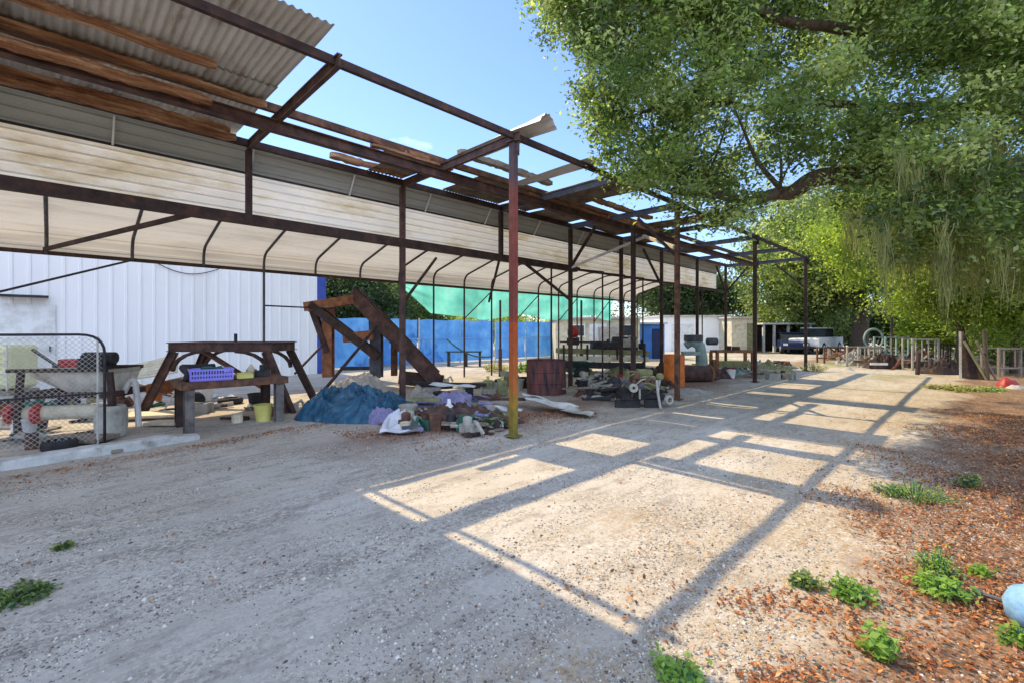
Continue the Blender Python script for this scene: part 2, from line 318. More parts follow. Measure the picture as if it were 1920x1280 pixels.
# ------------------------------------------------------------------ leaf clouds
def npmesh(name, V, F, mat, tone, parent=None, off=None):
    V = np.asarray(V, np.float32); F = np.asarray(F, np.int32); k = F.shape[1]
    o0 = Vector(off) if off is not None else (OFF[parent.name] if parent is not None else Vector((0, 0, 0)))
    V = V-np.array(o0, np.float32)
    me = bpy.data.meshes.new(name); me.vertices.add(len(V)); me.vertices.foreach_set('co', V.ravel())
    me.loops.add(F.size); me.loops.foreach_set('vertex_index', F.ravel()); me.polygons.add(len(F))
    me.polygons.foreach_set('loop_start', np.arange(0, F.size, k, dtype=np.int32)); me.update(calc_edges=True)
    a = me.attributes.new('tone', 'FLOAT', 'FACE'); a.data.foreach_set('value', np.asarray(tone, np.float32))
    me.materials.append(mat); o = bpy.data.objects.new(name, me); COL.objects.link(o); OFF[o.name] = o0
    if parent is not None: o.parent = parent
    else: o.location = o0
    return o
def leafgeo(C, size, up=.5, droop=0., aspect=.45, rng=RNG):
    n = len(C); a = rng.normal(size=(n, 3)); a[:, 2] = a[:, 2]*.6-droop; a /= np.linalg.norm(a, axis=1)[:, None]
    nn = rng.normal(size=(n, 3)); nn[:, 2] += up*2; b = np.cross(nn, a); b /= (np.linalg.norm(b, axis=1)[:, None]+1e-6)
    s = (size*rng.uniform(.6, 1.35, n))[:, None]; nv = np.cross(a, b)
    V = np.stack([C-a*s*.5, C+b*s*aspect*.5+nv*s*.08, C+a*s*.5, C-b*s*aspect*.5+nv*s*.08], 1).reshape(-1, 3)
    return V, np.arange(4*n).reshape(n, 4)
def clumps(cent, rad, per, size, rng=RNG, flat=.7, droop=.2, aspect=.45):
    cent = np.asarray(cent); k = len(cent); per_k = np.maximum(3, (per*rng.uniform(.5, 1.5, k)).astype(int))
    idx = np.repeat(np.arange(k), per_k); d = rng.normal(size=(len(idx), 3)); d[:, 2] *= flat
    rr = np.broadcast_to(rad, (k,))
    C = cent[idx]+d*rr[idx][:, None]*.5
    V, F = leafgeo(C, size, droop=droop, aspect=aspect, rng=rng)
    ct = rng.uniform(0, 1, k); tone = np.clip(.72*ct[idx]+.28*rng.uniform(0, 1, len(idx)), 0, 1)
    return V, F, tone
def limb(mb, pts, r0, r1, n=8, sub=5, wob=.06, seed=0):
    pts = [Vector(p) for p in pts]; path = []
    for i in range(len(pts)-1):
        p0 = pts[max(i-1, 0)]; p1, p2 = pts[i], pts[i+1]; p3 = pts[min(i+2, len(pts)-1)]
        for k in range(sub):
            t = k/sub; q = .5*((2*p1)+(p2-p0)*t+(2*p0-5*p1+4*p2-p3)*t*t+(3*p1-p0-3*p2+p3)*t**3)
            path.append(q+Vector((noise.noise(q*1.7+Vector((seed, 0, 0))), noise.noise(q*1.7+Vector((0, seed, 5))), noise.noise(q*1.7+Vector((3, 0, seed)))))*wob)
    path.append(pts[-1]); m = len(path)-1
    mb.tube(path, [r0+(r1-r0)*i/m for i in range(m+1)], n); return path
def make_tree(name, label, base, h, cr, leaf, mat, n_cl=220, per=60, crad=.7, trunk_h=.35, tr=.25, zs=.55, seed=1, group=None, cz=None, gap=.0, droop=.2, cat='tree', shift=(0, 0)):
    rng = np.random.default_rng(seed); base = Vector(base)
    root = thing(name, label, cat, base, group)
    cz = cz if cz is not None else h-cr*zs
    cc = np.array(base)+np.array([shift[0], shift[1], cz]); pts = []
    while len(pts) < n_cl:
        d = rng.normal(size=3); d /= np.linalg.norm(d); r = rng.uniform(.25, 1)**.55
        lump = 1+.42*noise.noise(Vector(d*2.1)+Vector((seed*3.1, seed, 0)))
        p = cc+d*np.array([cr, cr, cr*zs])*r*lump
        if p[2] < base.z+.25: continue
        if gap and noise.noise(Vector(p*.9)+Vector((seed, 0, 7)))*1.0 < -gap: continue
        pts.append(p)
    pts = np.array(pts)
    V, F, T = clumps(pts, crad*rng.uniform(.7, 1.3, len(pts)), per*1.35, leaf*1.3, rng, droop=droop, aspect=.6)
    npmesh('crown', V, F, mat, T, root)
    mb = MB(); top = Vector(cc)-Vector((0, 0, cr*zs*.55))
    tp = [base-Vector((0, 0, .1)), base.lerp(top, .5)+Vector((rng.normal()*.1*tr, rng.normal()*.1*tr, 0)), top, Vector(cc)+Vector((0, 0, cr*zs*.3))]
    limb(mb, tp, tr, tr*.35, 10, 5, tr*.4, seed)
    for k in range(9):
        q = Vector(pts[rng.integers(len(pts))]); s0 = Vector(tp[1]).lerp(top, rng.uniform(.3, 1))
        limb(mb, [s0, s0.lerp(q, .5)+Vector((0, 0, .12*h*rng.uniform(0, .5))), q], tr*.42, tr*.08, 6, 4, tr*.3, seed+k)
    mb.build('trunk', M['bark'], root, smooth=True); return root

# ------------------------------------------------------------------ ground
def axis_(a, b, step, far):
    g = list(np.arange(a, b, step)); s = step; x = a; lo = []
    while x > -far: s *= 1.35; x -= s; lo.append(x)
    s = step; x = g[-1]; hi = []
    while x < far: s *= 1.35; x += s; hi.append(x)
    return lo[::-1]+g+hi
gx = axis_(-2, 14, .14, 500); gy = axis_(-3, 12, .14, 500)
def gz(x, y):
    f = max(0, 1-max(0, abs(x-6)-9)/6)*max(0, 1-max(0, abs(y-4)-8)/5)
    return f*(.022*noise.noise(Vector((x*.6, y*.6, 1)))+.010*noise.noise(Vector((x*2.4, y*2.4, 4))))
g = MB(); g.v = [Vector((x, y, gz(x, y))) for y in gy for x in gx]
nx = len(gx); g.f = [(j*nx+i, j*nx+i+1, (j+1)*nx+i+1, (j+1)*nx+i) for j in range(len(gy)-1) for i in range(nx-1)]
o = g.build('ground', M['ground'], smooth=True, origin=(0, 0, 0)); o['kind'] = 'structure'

# ------------------------------------------------------------------ pole shed
YF, YM, YB, ZT = 4.65, 6.33, 7.58, 4.27
RX = [-3.1, -.52, 2.05, 4.63, 7.15, 9.66, 12.1, 14.6, 17.4, 20.2]
shed = thing('pole_shed', 'rusty steel pole shed with its sheet roof half stripped, beside the drive', 'shed', (8, 6.1, 0))
def spart(mb, name, mat, **k): return mb.build(name, mat, shed, **k)
for x, m in ((4.63, 'post_paint'), (9.66, 'rust'), (14.6, 'rust_dark'), (20.2, 'rust_dark'), (-3.1, 'rust')):
    mb = MB(); mb.bar((x, YF, -.05), (x, YF, ZT-.12), .095, .095); mb.box((x, YF, ZT-.115), (.17, .17, .012)); mb.box((x, YF, .025), (.2, .2, .014)); mb.box((x, YF-.07, ZT-.2), (.012, .10, .14)); mb.box((x+.07, YF, ZT-.2), (.10, .012, .14))
    spart(mb, 'post', M[m], bevel=.006, label={'post_paint': 'red primer post turning orange then mustard at its foot'}.get(m))
for x in (4.63, 9.66, 12.1, 14.6, 17.4, 20.2):
    mb = MB(); mb.bar((x, YB, -.05), (x, YB, ZT-.12), .09, .09); spart(mb, 'post', M['rust_dark' if x != 4.63 else 'rust_maroon'], bevel=.006)
mb = MB(); mb.bar((9.45, YF+.95, -.05), (9.45, YF+.95, 3.9), .085, .085); spart(mb, 'post', M['rust_dark'])
for x in (-3.1, -.52, 2.05, 7.15):
    mb = MB(); mb.bar((x, YB, 3.2), (x, YB, ZT-.12), .075, .09); spart(mb, 'strut', M['rust_dark'])
for i, x in enumerate(RX):
    mb = MB(); mb.ibeam((x, YF-.12, ZT-.05), (x, YB+.06, ZT-.05), .055, .13); spart(mb, 'rafter', M['rust_maroon' if i < 4 else 'steel_grey'])
mb = MB(); mb.bar((-4, YF, ZT-.02), (20.3, YF, ZT-.02), .055, .085); spart(mb, 'front_rail', M['rust_dark'])
mb = MB(); mb.bar((-4, YB, ZT-.02), (20.3, YB, ZT-.02), .07, .10); spart(mb, 'back_rail', M['rust_dark'])
mb = MB(); mb.ibeam((-4, YM, ZT-.17), (20.3, YM, ZT-.17), .11, .15); spart(mb, 'middle_rail', M['rust_maroon'])
mb = MB(); mb.bar((-4, YM+.06, ZT+.08), (20.3, YM+.06, ZT+.08), .07, .10); spart(mb, 'purlin', M['rust'])
mb = MB(); mb.bar((-4, YB, 3.13), (9.9, YB, 3.13), .11, .15); spart(mb, 'lower_beam', M['rust_dark'])
mb = MB(); mb.bar((9.9, YB, 3.13), (20.2, YB, 3.13), .05, .06); spart(mb, 'lower_beam', M['rust_dark'])
def brace(p, q, m='rust_dark', r=.03): mb = MB(); mb.bar(p, q, r*2, r*2); spart(mb, 'brace', M[m])
brace((9.66, YB, 3.15), (9.66, 6.8, 4.1)); brace((9.66, YB-.02, 3.15), (11.25, YM, 4.0), 'white_trim', .035)
brace((9.66, YF+.02, 3.3), (11.1, YM-.05, 4.0), 'pale_wood', .035); brace((20.2, YB, 3.1), (20.2, 6.7, 4.1)); brace((20.2, YB, 3.1), (19.2, YB, 4.15))
brace((1.4, YB+.06, 3.12), (-.1, 11.75, 2.95), 'rust_dark', .03); brace((7.15, YB+.05, 3.1), (8.6, 9.6, 2.3), 'rust_dark', .025)
brace((9.66, YF, 3.1), (9.66, 5.6, 4.1)); brace((20.2, YF, 3.1), (20.2, 5.7, 4.12)); brace((14.6, YB, 3.0), (13.4, YB, 4.1))
brace((4.63, YB, 2.0), (6.4, 9.0, 3.2), 'rust_dark', .022); brace((9.66, YB, 2.3), (7.9, YB, 3.1), 'rust_dark', .028)
# roof sheets: corrugations run across the shed
def rsheet(x0, x1, y0, y1, z, m='galv', warp=.02, tilt=0, curl=0):
    mb = MB(); w_ = x1-x0; sd = random.random()*50; nu = max(4, int(w_/.076*6))
    def fn(a, b):
        x = x0+a*w_; y = y0+(y1-y0)*b
        h = .012*math.sin(2*math.pi*x/.076)+warp*noise.noise(Vector((x*1.4+sd, y*1.1, sd)))
        if curl: h += curl*math.sin(math.pi*a)*(1-b)**2-curl*.6*max(0, .35-b)
        return Vector((x, y, z+tilt*a+h))
    mb.grid(nu, 10, fn); return spart(mb, 'roof_sheet', M[m], smooth=True)
x = -4.2
while x < 1.88:
    x1 = min(x+.86, 1.90)
    rsheet(x-.03, x1+.03, 4.36+random.uniform(-.02, .02), 6.1, ZT+.155+random.uniform(0, .01))
    rsheet(x-.03, x1+.03, 5.95, 7.84+random.uniform(-.01, .02), ZT+.14+random.uniform(0, .01), 'galv')
    x = x1
rsheet(3.92, 4.66, 6.45, 7.62, ZT+.06, 'galv_rust', .03)
rsheet(4.68, 5.05, 4.2, 6.3, ZT+.10, 'galv', .03, 0, .16)
for a, b, y0, y1, m in ((5.55, 7.1, 6.4, 7.5, 'galv_rust'), (7.12, 8.0, 6.35, 7.55, 'galv_rust'), (8.1, 9.5, 6.4, 7.5, 'galv_rust'), (6.2, 6.55, 4.5, 6.3, 'galv'), (7.2, 8.4, 4.45, 6.3, 'galv_rust'),
                        (9.8, 11.9, 6.4, 7.6, 'galv_rust'), (11.2, 12.0, 4.4, 6.3, 'galv_rust'), (12.3, 13.6, 6.4, 7.5, 'galv_rust'), (15.0, 16.6, 6.4, 7.5, 'galv_rust')):
    rsheet(a, b, y0, 7.62 if y1 > 7 else y1, ZT+.045+random.uniform(0, .02), m, .03)
# rotten timbers along the purlins
def timber(x0, x1, y, z, w_, h_, sd, m='rotten_wood'):
    mb = MB(); n = max(8, int((x1-x0)*15)); ring = []
    for i in range(n+1):
        x = x0+(x1-x0)*i/n; e = 1 if 0 < i < n else .8
        dz = .018*noise.noise(Vector((x*1.5, sd, 0))); dy = .02*noise.noise(Vector((x*1.3, 0, sd)))
        for sx, sy in ((-1, -1), (1, -1), (1, 1), (-1, 1)):
            k = 1+.30*noise.noise(Vector((x*3, sx*2+sd, sy*2)))+.34*noise.noise(Vector((x*11, sx*3+sd, sy*3)))
            ring.append(Vector((x, y+dy+sx*w_/2*k*e, z+dz+sy*h_/2*k*e)))
    fs = [(i*4+k, i*4+(k+1) % 4, i*4+4+(k+1) % 4, i*4+4+k) for i in range(n) for k in range(4)]+[(3, 2, 1, 0), (n*4, n*4+1, n*4+2, n*4+3)]
    mb.add(ring, fs); spart(mb, 'timber', M[m])
timber(-4, 1.25, 5.80, ZT+.08, .07, .07, 1); timber(-4, 1.9, 6.30, ZT+.05, .07, .07, 2); timber(-4, 1.78, 7.47, ZT+.06, .10, .08, 3)
timber(-4, 1.3, YM-.10, ZT-.15, .06, .10, 20, 'rotten_wood'); timber(-4, 1.85, 7.46, ZT-.03, .10, .10, 21)
timber(-3, .7, 6.52, ZT+.08, .05, .05, 4)
timber(3.4, 4.9, 6.42, ZT+.03, .12, .10, 6); timber(3.2, 4.6, 7.42, ZT+.08, .10, .10, 7); timber(4.7, 7.0, 5.98, ZT+.14, .12, .09, 8, 'old_wood')
timber(6.8, 9.6, 6.45, ZT+.02, .12, .10, 9); timber(9.6, 12.6, 6.42, ZT+.02, .14, .14, 10); timber(8.4, 11, 6.0, ZT+.12, .14, .08, 11)

# ------------------------------------------------------------------ metal carport behind
YN, YR, YE = 7.95, 10.2, 11.8
car = thing('metal_carport', 'long open metal carport with cream eave panel and tan sheeting, behind the pole shed', 'carport', (9, 10, 0))
def cpart(mb, name, mat, **k): return mb.build(name, mat, car, **k)
def ribprof(pts, pitch=.23, rib=.022):
    out = []; acc = 0
    for (y0, z0), (y1, z1) in zip(pts, pts[1:]):
        l = math.hypot(y1-y0, z1-z0); n_ = Vector((-(z1-z0)/l, (y1-y0)/l)); k = max(1, round(l/pitch))
        for i in range(k):
            for t, h in ((0, 0), (.36, 0), (.44, 1), (.56, 1), (.64, 0)):
                s = (i+t)/k; out.append((y0+(y1-y0)*s+n_[0]*h*rib, z0+(z1-z0)*s+n_[1]*h*rib))
    out.append(pts[-1]); return out
xs = [-4, 2.6, 8.1, 14.3, 20.15]
for a, b in zip(xs, xs[1:]):
    mb = MB(); mb.ribbed(ribprof([(7.70, 4.25), (7.95, 3.91)], .16, .02), a, b); cpart(mb, 'eave_soffit', M['grey_sheet'])
    mb = MB(); mb.ribbed(ribprof([(YN+.012, 3.91), (YN+.012, 3.28)], .13, -.03), a, b); cpart(mb, 'eave_panel', M['cream_panel'])
    mb = MB(); mb.ribbed(ribprof([(YN+.03, 3.30), (YR, 3.72), (YE-.12, 3.30), (YE, 3.18), (YE, 2.87)], .23, .02), a, b); cpart(mb, 'roof', M['tan_panel'])
mb = MB(); mb.bar((-4, 7.695, 4.245), (20.15, 7.695, 4.245), .012, .035); cpart(mb, 'edge_trim', M['white_trim'])
mb = MB(); mb.bar((-4, YN-.01, 3.915), (20.15, YN-.01, 3.915), .02, .03); cpart(mb, 'eave_bar', M['dark_metal'])
mb = MB(); mb.bar((-4, YE-.03, 2.89), (20.15, YE-.03, 2.89), .05, .07); cpart(mb, 'side_rail', M['rust_dark'])
for x in (-1.05, .55, 2.15, 3.75, 5.35, 6.95, 8.6, 10.4, 12.3):
    mb = MB(); mb.bar((x, 7.69, 4.215), (x, YN-.045, 3.90), .022, .022); cpart(mb, 'soffit_strap', M['white_trim'])
for k in range(18):
    x = -.08+1.19*k
    low = -.05 if (k >= 7 or k == 3) else 2.87
    pts = [(x, YN+.06, 3.26), (x, YR, 3.66), (x, YE-.07, 3.25), (x, YE-.07, low)]
    mb = MB(); mb.tube(bent(pts), .028, 8); cpart(mb, 'bow', M['rust_dark' if k > 5 else 'steel_grey'])
for k in range(8, 18, 2):
    x = -.08+1.19*k; mb = MB(); mb.tube([(x, YN+.1, -.05), (x, YN+.1, 3.26)], .025, 8); cpart(mb, 'leg', M['rust_dark'])
mb = MB()
mb.tube([(1.11, YE-.1, 2.88), (-.9, YE-.1, 2.05)], .022, 6); mb.tube([(-.9, YE-.1, 2.05), (-2.4, YE-.1, 1.43)], .022, 6); cpart(mb, 'diagonal', M['dark_metal'])
for k in (8, 10, 12, 14):
    x = -.08+1.19*k; mb = MB(); mb.tube([(x, YE-.1, 1.9), (x+1.19, YE-.1, 2.85)], .018, 6); cpart(mb, 'diagonal', M['rust_dark'])
mb = MB(); mb.tube([(3.5, YE-.1, 2.08), (5.2, YE-.1, 2.06)], .02, 6); cpart(mb, 'crossbar', M['dark_metal'])
# teal shade cloth hung along the far side
mb = MB()
def cloth(a, b):
    x = 7.35+10.9*a; sag = .16*abs(math.sin(math.pi*a*4.5)); zt = 2.9+.18*a; zb = 1.95+.10*math.sin(a*17)+.12*a
    if a < .09: zb += .75*(1-a/.09)**1.2
    y = YE+.05+.10*math.sin(a*40+b*2)*b+.25*b*math.sin(math.pi*a*4.5)**2+.04*noise.noise(Vector((x*2, b*4, 0)))
    return Vector((x, y, zt*(1-b)+zb*b-sag*.15*b))
mb.grid(110, 14, cloth)
tag(mb.build('shade_cloth', M['teal_cloth'], smooth=True), 'teal green shade cloth hung along the far side of the carport', 'shade cloth')

# ------------------------------------------------------------------ white building at the back left
bl = thing('metal_building', 'long white metal sided building with blue corner trim, left behind the carport', 'building', (-2, 18, 0))
YW = 16.4; XW = 6.75
prof = []; x = -22
while x < XW-.01:
    prof += [(x, YW), (x+.20, YW), (x+.215, YW-.022), (x+.265, YW-.022), (x+.28, YW)]; x += .305
prof = [p for p in prof if p[0] < XW]+[(XW, YW)]
mb = MB(); mb.grid(len(prof)-1, 1, lambda a, b: Vector((*prof[round(a*(len(prof)-1))], 5.2*b)))
mb.build('wall', M['white_wall'], bl)
for zz in (1.55, 3.25):
    mb = MB(); x = -21.85
    while x < XW: mb.box((x+.1, YW-.006, zz), (.022, .012, .022)); x += .305
    mb.build('screw_row', M['grey_paint'], bl)
mb = MB(); mb.box((XW-.02, YW+5.1, 2.6), (.05, 10, 5.2)); mb.build('wall', M['white_wall'], bl)
mb = MB(); mb.box((XW-.01, YW-.035, 2.6), (.30, .05, 5.22)); mb.build('corner_trim', M['blue_trim'], bl)
mb = MB(); mb.box(((XW-22)/2, YW+5, 5.32), (XW+22.6, 11, .12)); mb.build('roof', M['galv'], bl)
c = PY(45, 556, YW); mb = MB(); mb.box((c.x, YW-.16, c.z), (.85, .28, .05)); mb.build('ledge', M['dark_metal'], bl)
mb = MB(); mb.box((c.x+.05, YW-.03, 1.1), (1.0, .03, 2.1)); d_ = mb.build('door', M['white_paint'], bl, bevel=.004)
mb = MB(); mb.box((c.x+.45, YW-.065, 1.05), (.03, .04, .14)); mb.build('handle', M['dark_metal'], d_)
mb = MB(); pa = PY(285, 489, YW-.05); pb = PY(410, 505, YW-.05)
mb.tube([pa.lerp(pb, t)+Vector((0, 0, -.25*math.sin(math.pi*t))) for t in np.linspace(0, 1, 12)], .012, 6); mb.build('cable', M['black'], bl)

# ------------------------------------------------------------------ blue fence
fe = thing('blue_fence', 'bright blue fabric covered fence between the white building and the trailers', 'fence', (13, 17.6, 0))
x = 6.95
while x < 21:
    x1 = x+2.3; mb = MB()
    mb.grid(24, 6, lambda a, b, x=x: Vector((x+2.24*a, 17.6+.045*math.sin(a*19+x)+.05*noise.noise(Vector((x+a*3, b*2, 1))), .06+1.93*b+.02*math.sin(a*9+x)*b)))
    mb.build('panel', M['blue_fence'], fe, smooth=True)
    mb = MB(); mb.tube([(x, 17.53, -.05), (x, 17.53, 2.05)], .035, 8); mb.build('fence_post', M['sky_blue_plastic' if int(x*3) % 2 else 'galv'], fe)
    x = x1
mb = MB(); mb.tube([(6.9, 17.53, 1.15), (21, 17.53, 1.15)], .018, 6); mb.build('rail', M['sky_blue_plastic'], fe)

# ------------------------------------------------------------------ chain link gate, kerb
gt = thing('chain_link_gate', 'dark framed chain link gate panel standing at the left edge', 'gate', (-.6, 8.2, 0))
mb = MB(); yg = 8.2; x0, x1 = -1.9, .49
mb.tube(bent([(x0, yg, .06), (x0, yg, 1.45), (x1, yg, 1.45), (x1, yg, -.05)]), .016, 8); mb.build('gate_frame', M['dark_metal'], gt, smooth=True)
mb = MB(); mb.tube([(x0, yg, .68), (x1, yg, .68)], .013, 6); mb.build('crossbar', M['dark_metal'], gt)
mb = MB(); mb.tube([(x1-.07, yg+.01, -.05), (x1-.07, yg+.01, 1.42)], .012, 6); mb.build('upright', M['galv'], gt)
mb = MB(); s = .062; k = x0-1.4
while k < x1:
    for dr in (1, -1):
        a0, a1 = (k, k+1.38) if dr > 0 else (k+1.38, k)
        pts = []
        for t in np.linspace(0, 1, 60):
            xx = a0+(a1-a0)*t; zz = .06+1.36*t
            if x0 < xx < x1-.02: pts.append((xx, yg+.004*dr, zz))
        if len(pts) > 1: mb.tube([pts[0], pts[-1]],   .0021, 4, False)
    k += s
mb.build('wire_mesh', M['galv'], gt)
mb = MB()
def kerb(a, b):
    x = -2.2+3.65*a; y = 7.20+.15*(x+2.2)+.03*noise.noise(Vector((x*2, 0, 0)))
    k = 1-.55*max(0, (a-.88)/.12)
    py, pz = [(-.12, -.03), (-.12, .10), (-.09, .135), (.09, .135), (.12, .10), (.12, -.03)][round(b*5)]
    return Vector((x, y+py, max(-.03, pz*k*.8)+.012*noise.noise(Vector((x*6, py*9, pz*7)))))
mb.grid(60, 5, kerb); tag(mb.build('kerb', M['kerb_paint'], smooth=False), 'long flaking white painted kerb beam lying at the foot of the gate', 'kerb')
mb = MB(); c = G(265, 838); mb.box((c.x+.1, c.y, .02), (.85, .10, .05), Matrix.Rotation(.25, 3, 'Z')); tag(mb.build('plank', M['old_wood'], bevel=.006), 'short mossy grey plank lying in front of the white kerb', 'plank')

# ------------------------------------------------------------------ steel workbench with clutter
tb = thing('workbench', 'low rusty steel workbench carrying a purple basket and tools', 'table', (2.05, 8.52, 0))
mb = MB(); mb.box((2.05, 8.52, .735), (1.46, .84, .025)); mb.box((2.05, 8.09, .69), (1.44, .025, .10)); mb.box((2.05, 8.95, .69), (1.44, .025, .10)); mb.box((1.32, 8.52, .69), (.025, .80, .10)); mb.box((2.78, 8.52, .69), (.025, .80, .10))
mb.build('table_top', M['rust'], tb, bevel=.004)
for x, y in ((1.42, 8.18), (2.66, 8.18), (1.42, 8.86), (2.66, 8.86)):
    mb = MB(); mb.ibeam((x, y, -.02), (x, y, .64), .12, .14, .012, (0, 1, 0)); mb.build('leg', M['rust_dark' if y > 8.5 else 'bench_leg'], tb)
def basket(c, w_, d_, h_, rz):
    A = at(c, rz); r = thing('basket', 'slatted purple plastic basket full of dark hoses on the workbench', 'basket', c)
    mb = MB(A); mb.box((0, 0, .008), (w_*.92, d_*.92, .012)); mb.box((0, 0, h_-.012), (w_, .014, .03))
    for sx, L_ in ((-1, w_), (1, w_)):
        mb.box((0, sx*d_/2, h_-.015), (w_, .012, .03)); mb.box((sx*w_/2, 0, h_-.015), (.012, d_, .03))
        for zz in (.03, h_*.5): mb.box((0, sx*(d_/2-.01), zz), (w_*.96, .010, .03)); mb.box((sx*(w_/2-.01), 0, zz), (.010, d_*.94, .03))
        n = 16
        for i in range(n): mb.box((-w_*.47+w_*.94*i/(n-1), sx*(d_/2-.006), h_/2), (.017, .008, h_*.9))
        for i in range(10): mb.box((sx*(w_/2-.006), -d_*.46+d_*.92*i/9, h_/2), (.008, .017, h_*.9))
    mb.build('body', M['purple_plastic'], r)
bp_ = (1.72, 8.30, .75); basket(bp_, .56, .36, .18, -.1)
mb = MB()
for k in range(5):
    pts = [Vector((1.72+.20*math.cos(t*1.3+k)*(1-.1*k), 8.30+.10*math.sin(t*1.7+k*2), .80+.03*k+.03*math.sin(t*2+k))) for t in np.linspace(0, 5.5, 30)]
    mb.tube(pts, .022, 6)
tag(mb.build('hose', M['green_paint'], smooth=True), 'dark green coiled hose heaped in the purple basket', 'hose')
mb = MB(); mb.tube([(1.40, 8.25, .79), (1.48, 8.45, .86), (1.42, 8.62, .93), (1.62, 8.64, .90), (1.85, 8.62, .94)], [.05, .07, .06, .08, .04], 8)
tag(mb.build('tool_bag', M['black'], smooth=True), 'black canvas bag slumped behind the purple basket', 'bag')
mb = MB(); mb.box((2.16, 8.25, .785), (.24, .18, .07)); mb.box((2.16, 8.25, .83), (.20, .03, .025)); tag(mb.build('tool_case', M['yellow_plastic'], bevel=.01), 'small yellow tool case right of the purple basket', 'case')
mb = MB(); mb.lathe([(0, 0), (.05, 0), (.055, .14), (.03, .17), (.02, .2), (0, .2)], (2.33, 8.5, .75), 14); tag(mb.build('jar', M['cream_paint'], smooth=True), 'cream jar standing mid bench behind the yellow case', 'jar')
mb = MB(); mb.box((2.48, 8.40, .80), (.20, .12, .10)); mb.lathe([(0, 0), (.05, 0), (.05, .09), (0, .09)], (2.48, 8.40, .85), 12); tag(mb.build('motor', M['dark_metal'], bevel=.006), 'small dark motor at the right of the workbench', 'motor')
mb = MB(); mb.box((2.5, 8.75, .79), (.42, .08, .05), Matrix.Rotation(.2, 3, 'Z')); mb.box((2.4, 8.72, .83), (.14, .1, .05)); tag(mb.build('bench_scrap', M['old_wood'], bevel=.005), 'pale wood offcuts at the back right of the workbench', 'wood offcut')

# trestle behind the bench: top frame on splayed legs with arched gussets
A = at(P(440, 620, 9.0)*1.0-Vector((0, 0, H)), RZ)
tr_ = thing('steel_trestle', 'heavy rusty steel trestle with splayed legs behind the workbench', 'trestle', A.translation)
mb = MB(A); W_, D_ = .95, .45
for y in (-D_, D_): mb.ibeam((-W_, y, 1.20), (W_, y, 1.20), .10, .17)
for xx in (-W_, W_, -.15): mb.ibeam((xx, -D_, 1.20), (xx, D_, 1.20), .10, .165)
mb.build('top_frame', M['rust_maroon'], tr_)
for sx in (-1, 1):
    for sy in (-1, 1):
        mb = MB(A); mb.ibeam((sx*(W_-.1), sy*D_, 1.12), (sx*(W_+.42), sy*(D_+.1), -.02), .11, .13); mb.build('leg', M['rust_dark' if sy > 0 else 'rust_maroon'], tr_)
        mb = MB(A)
        for t in range(5):
            a = t/5*math.pi/2; b = (t+1)/5*math.pi/2
            f = lambda q: Vector((sx*(W_*.30+.62*W_*math.sin(q)), sy*D_*1.0, 1.12-.36*(1-math.cos(q))))
            mb.bar(f(a), f(b), .07, .05)
        mb.build('gusset', M['rust_dark'], tr_)
mb = MB(A); mb.tube([(0.02, 0, 1.2), (.02, 0, 1.44)], .03, 8); mb.build('pin', M['dark_metal'], tr_)
mb = MB(A); mb.ibeam((-.3, -D_, 1.13), (.30, D_, .35), .08, .08); mb.build('strut', M['rust'], tr_)

# ------------------------------------------------------------------ big A frame
A = at(P(700, 620, 12.6)-Vector((0, 0, H)), RZ); s = 12.6/FPX
def af(px, py, dy=0): return Vector(((px-700)*s, dy, H+(HY-py)*s))
fr = thing('steel_stand', 'massive rusty steel stand with a long slanted beam and two upright posts', 'steel frame', A.translation)
def afp(name, pts, w_, h_, dy, m):
    mb = MB(A)
    for p, q in pts: mb.ibeam(af(*p, dy), af(*q, dy), w_, h_, .02, (0, 1, 0))
    mb.build(name, M[m], fr)
afp('slanted_beam', [((668, 552), (822, 712))], .34, .30, -.25, 'rust_maroon')
afp('slanted_beam', [((660, 548), (812, 706))], .30, .26, .40, 'rust_dark')
afp('brace', [((592, 572), (716, 668))], .22, .22, -.3, 'rust_dark')
afp('brace', [((588, 578), (618, 660))], .16, .16, -.1, 'rust_dark')
afp('top_beam', [((582, 577), (672, 563))], .24, .22, -.3, 'rust_orange')
afp('top_beam', [((588, 572), (662, 560))], .20, .18, .35, 'rust_dark')
afp('middle_beam', [((652, 633), (706, 628))], .26, .16, -.3, 'rust_orange')
afp('post', [((617, 580), (617, 706))], .26, .22, -.05, 'rust_orange')
afp('post', [((706, 600), (706, 707))], .30, .28, 0, 'steel_grey')
afp('post', [((733, 622), (733, 706))], .16, .12, .35, 'rust')
afp('foot_beam', [((752, 706), (831, 714))], .34, .26, -.15, 'rust_dark')
afp('crossbar', [((640, 690), (705, 689))], .10, .06, -.05, 'dark_metal')
mb = MB(A); mb.tube([af(674, 540, -.25), af(672, 558, -.25)], .09, 10); mb.build('roller', M['black'], fr)
def pole(a, b, r, m, lab, nm='metal_pole', cat='pole'):
    mb = MB(); mb.tube([a, b], r, 8); return tag(mb.build(nm, M[m]), lab, cat)
pole(P(577, 768, 9.2), P(712, 605, 11.6), .035, 'rust_dark', 'long thin dark pole leaning across the steel stand')
pole(P(553, 700, 11), P(611, 640, 12.1), .03, 'rust_dark', 'short dark pole leaning left of the steel stand')

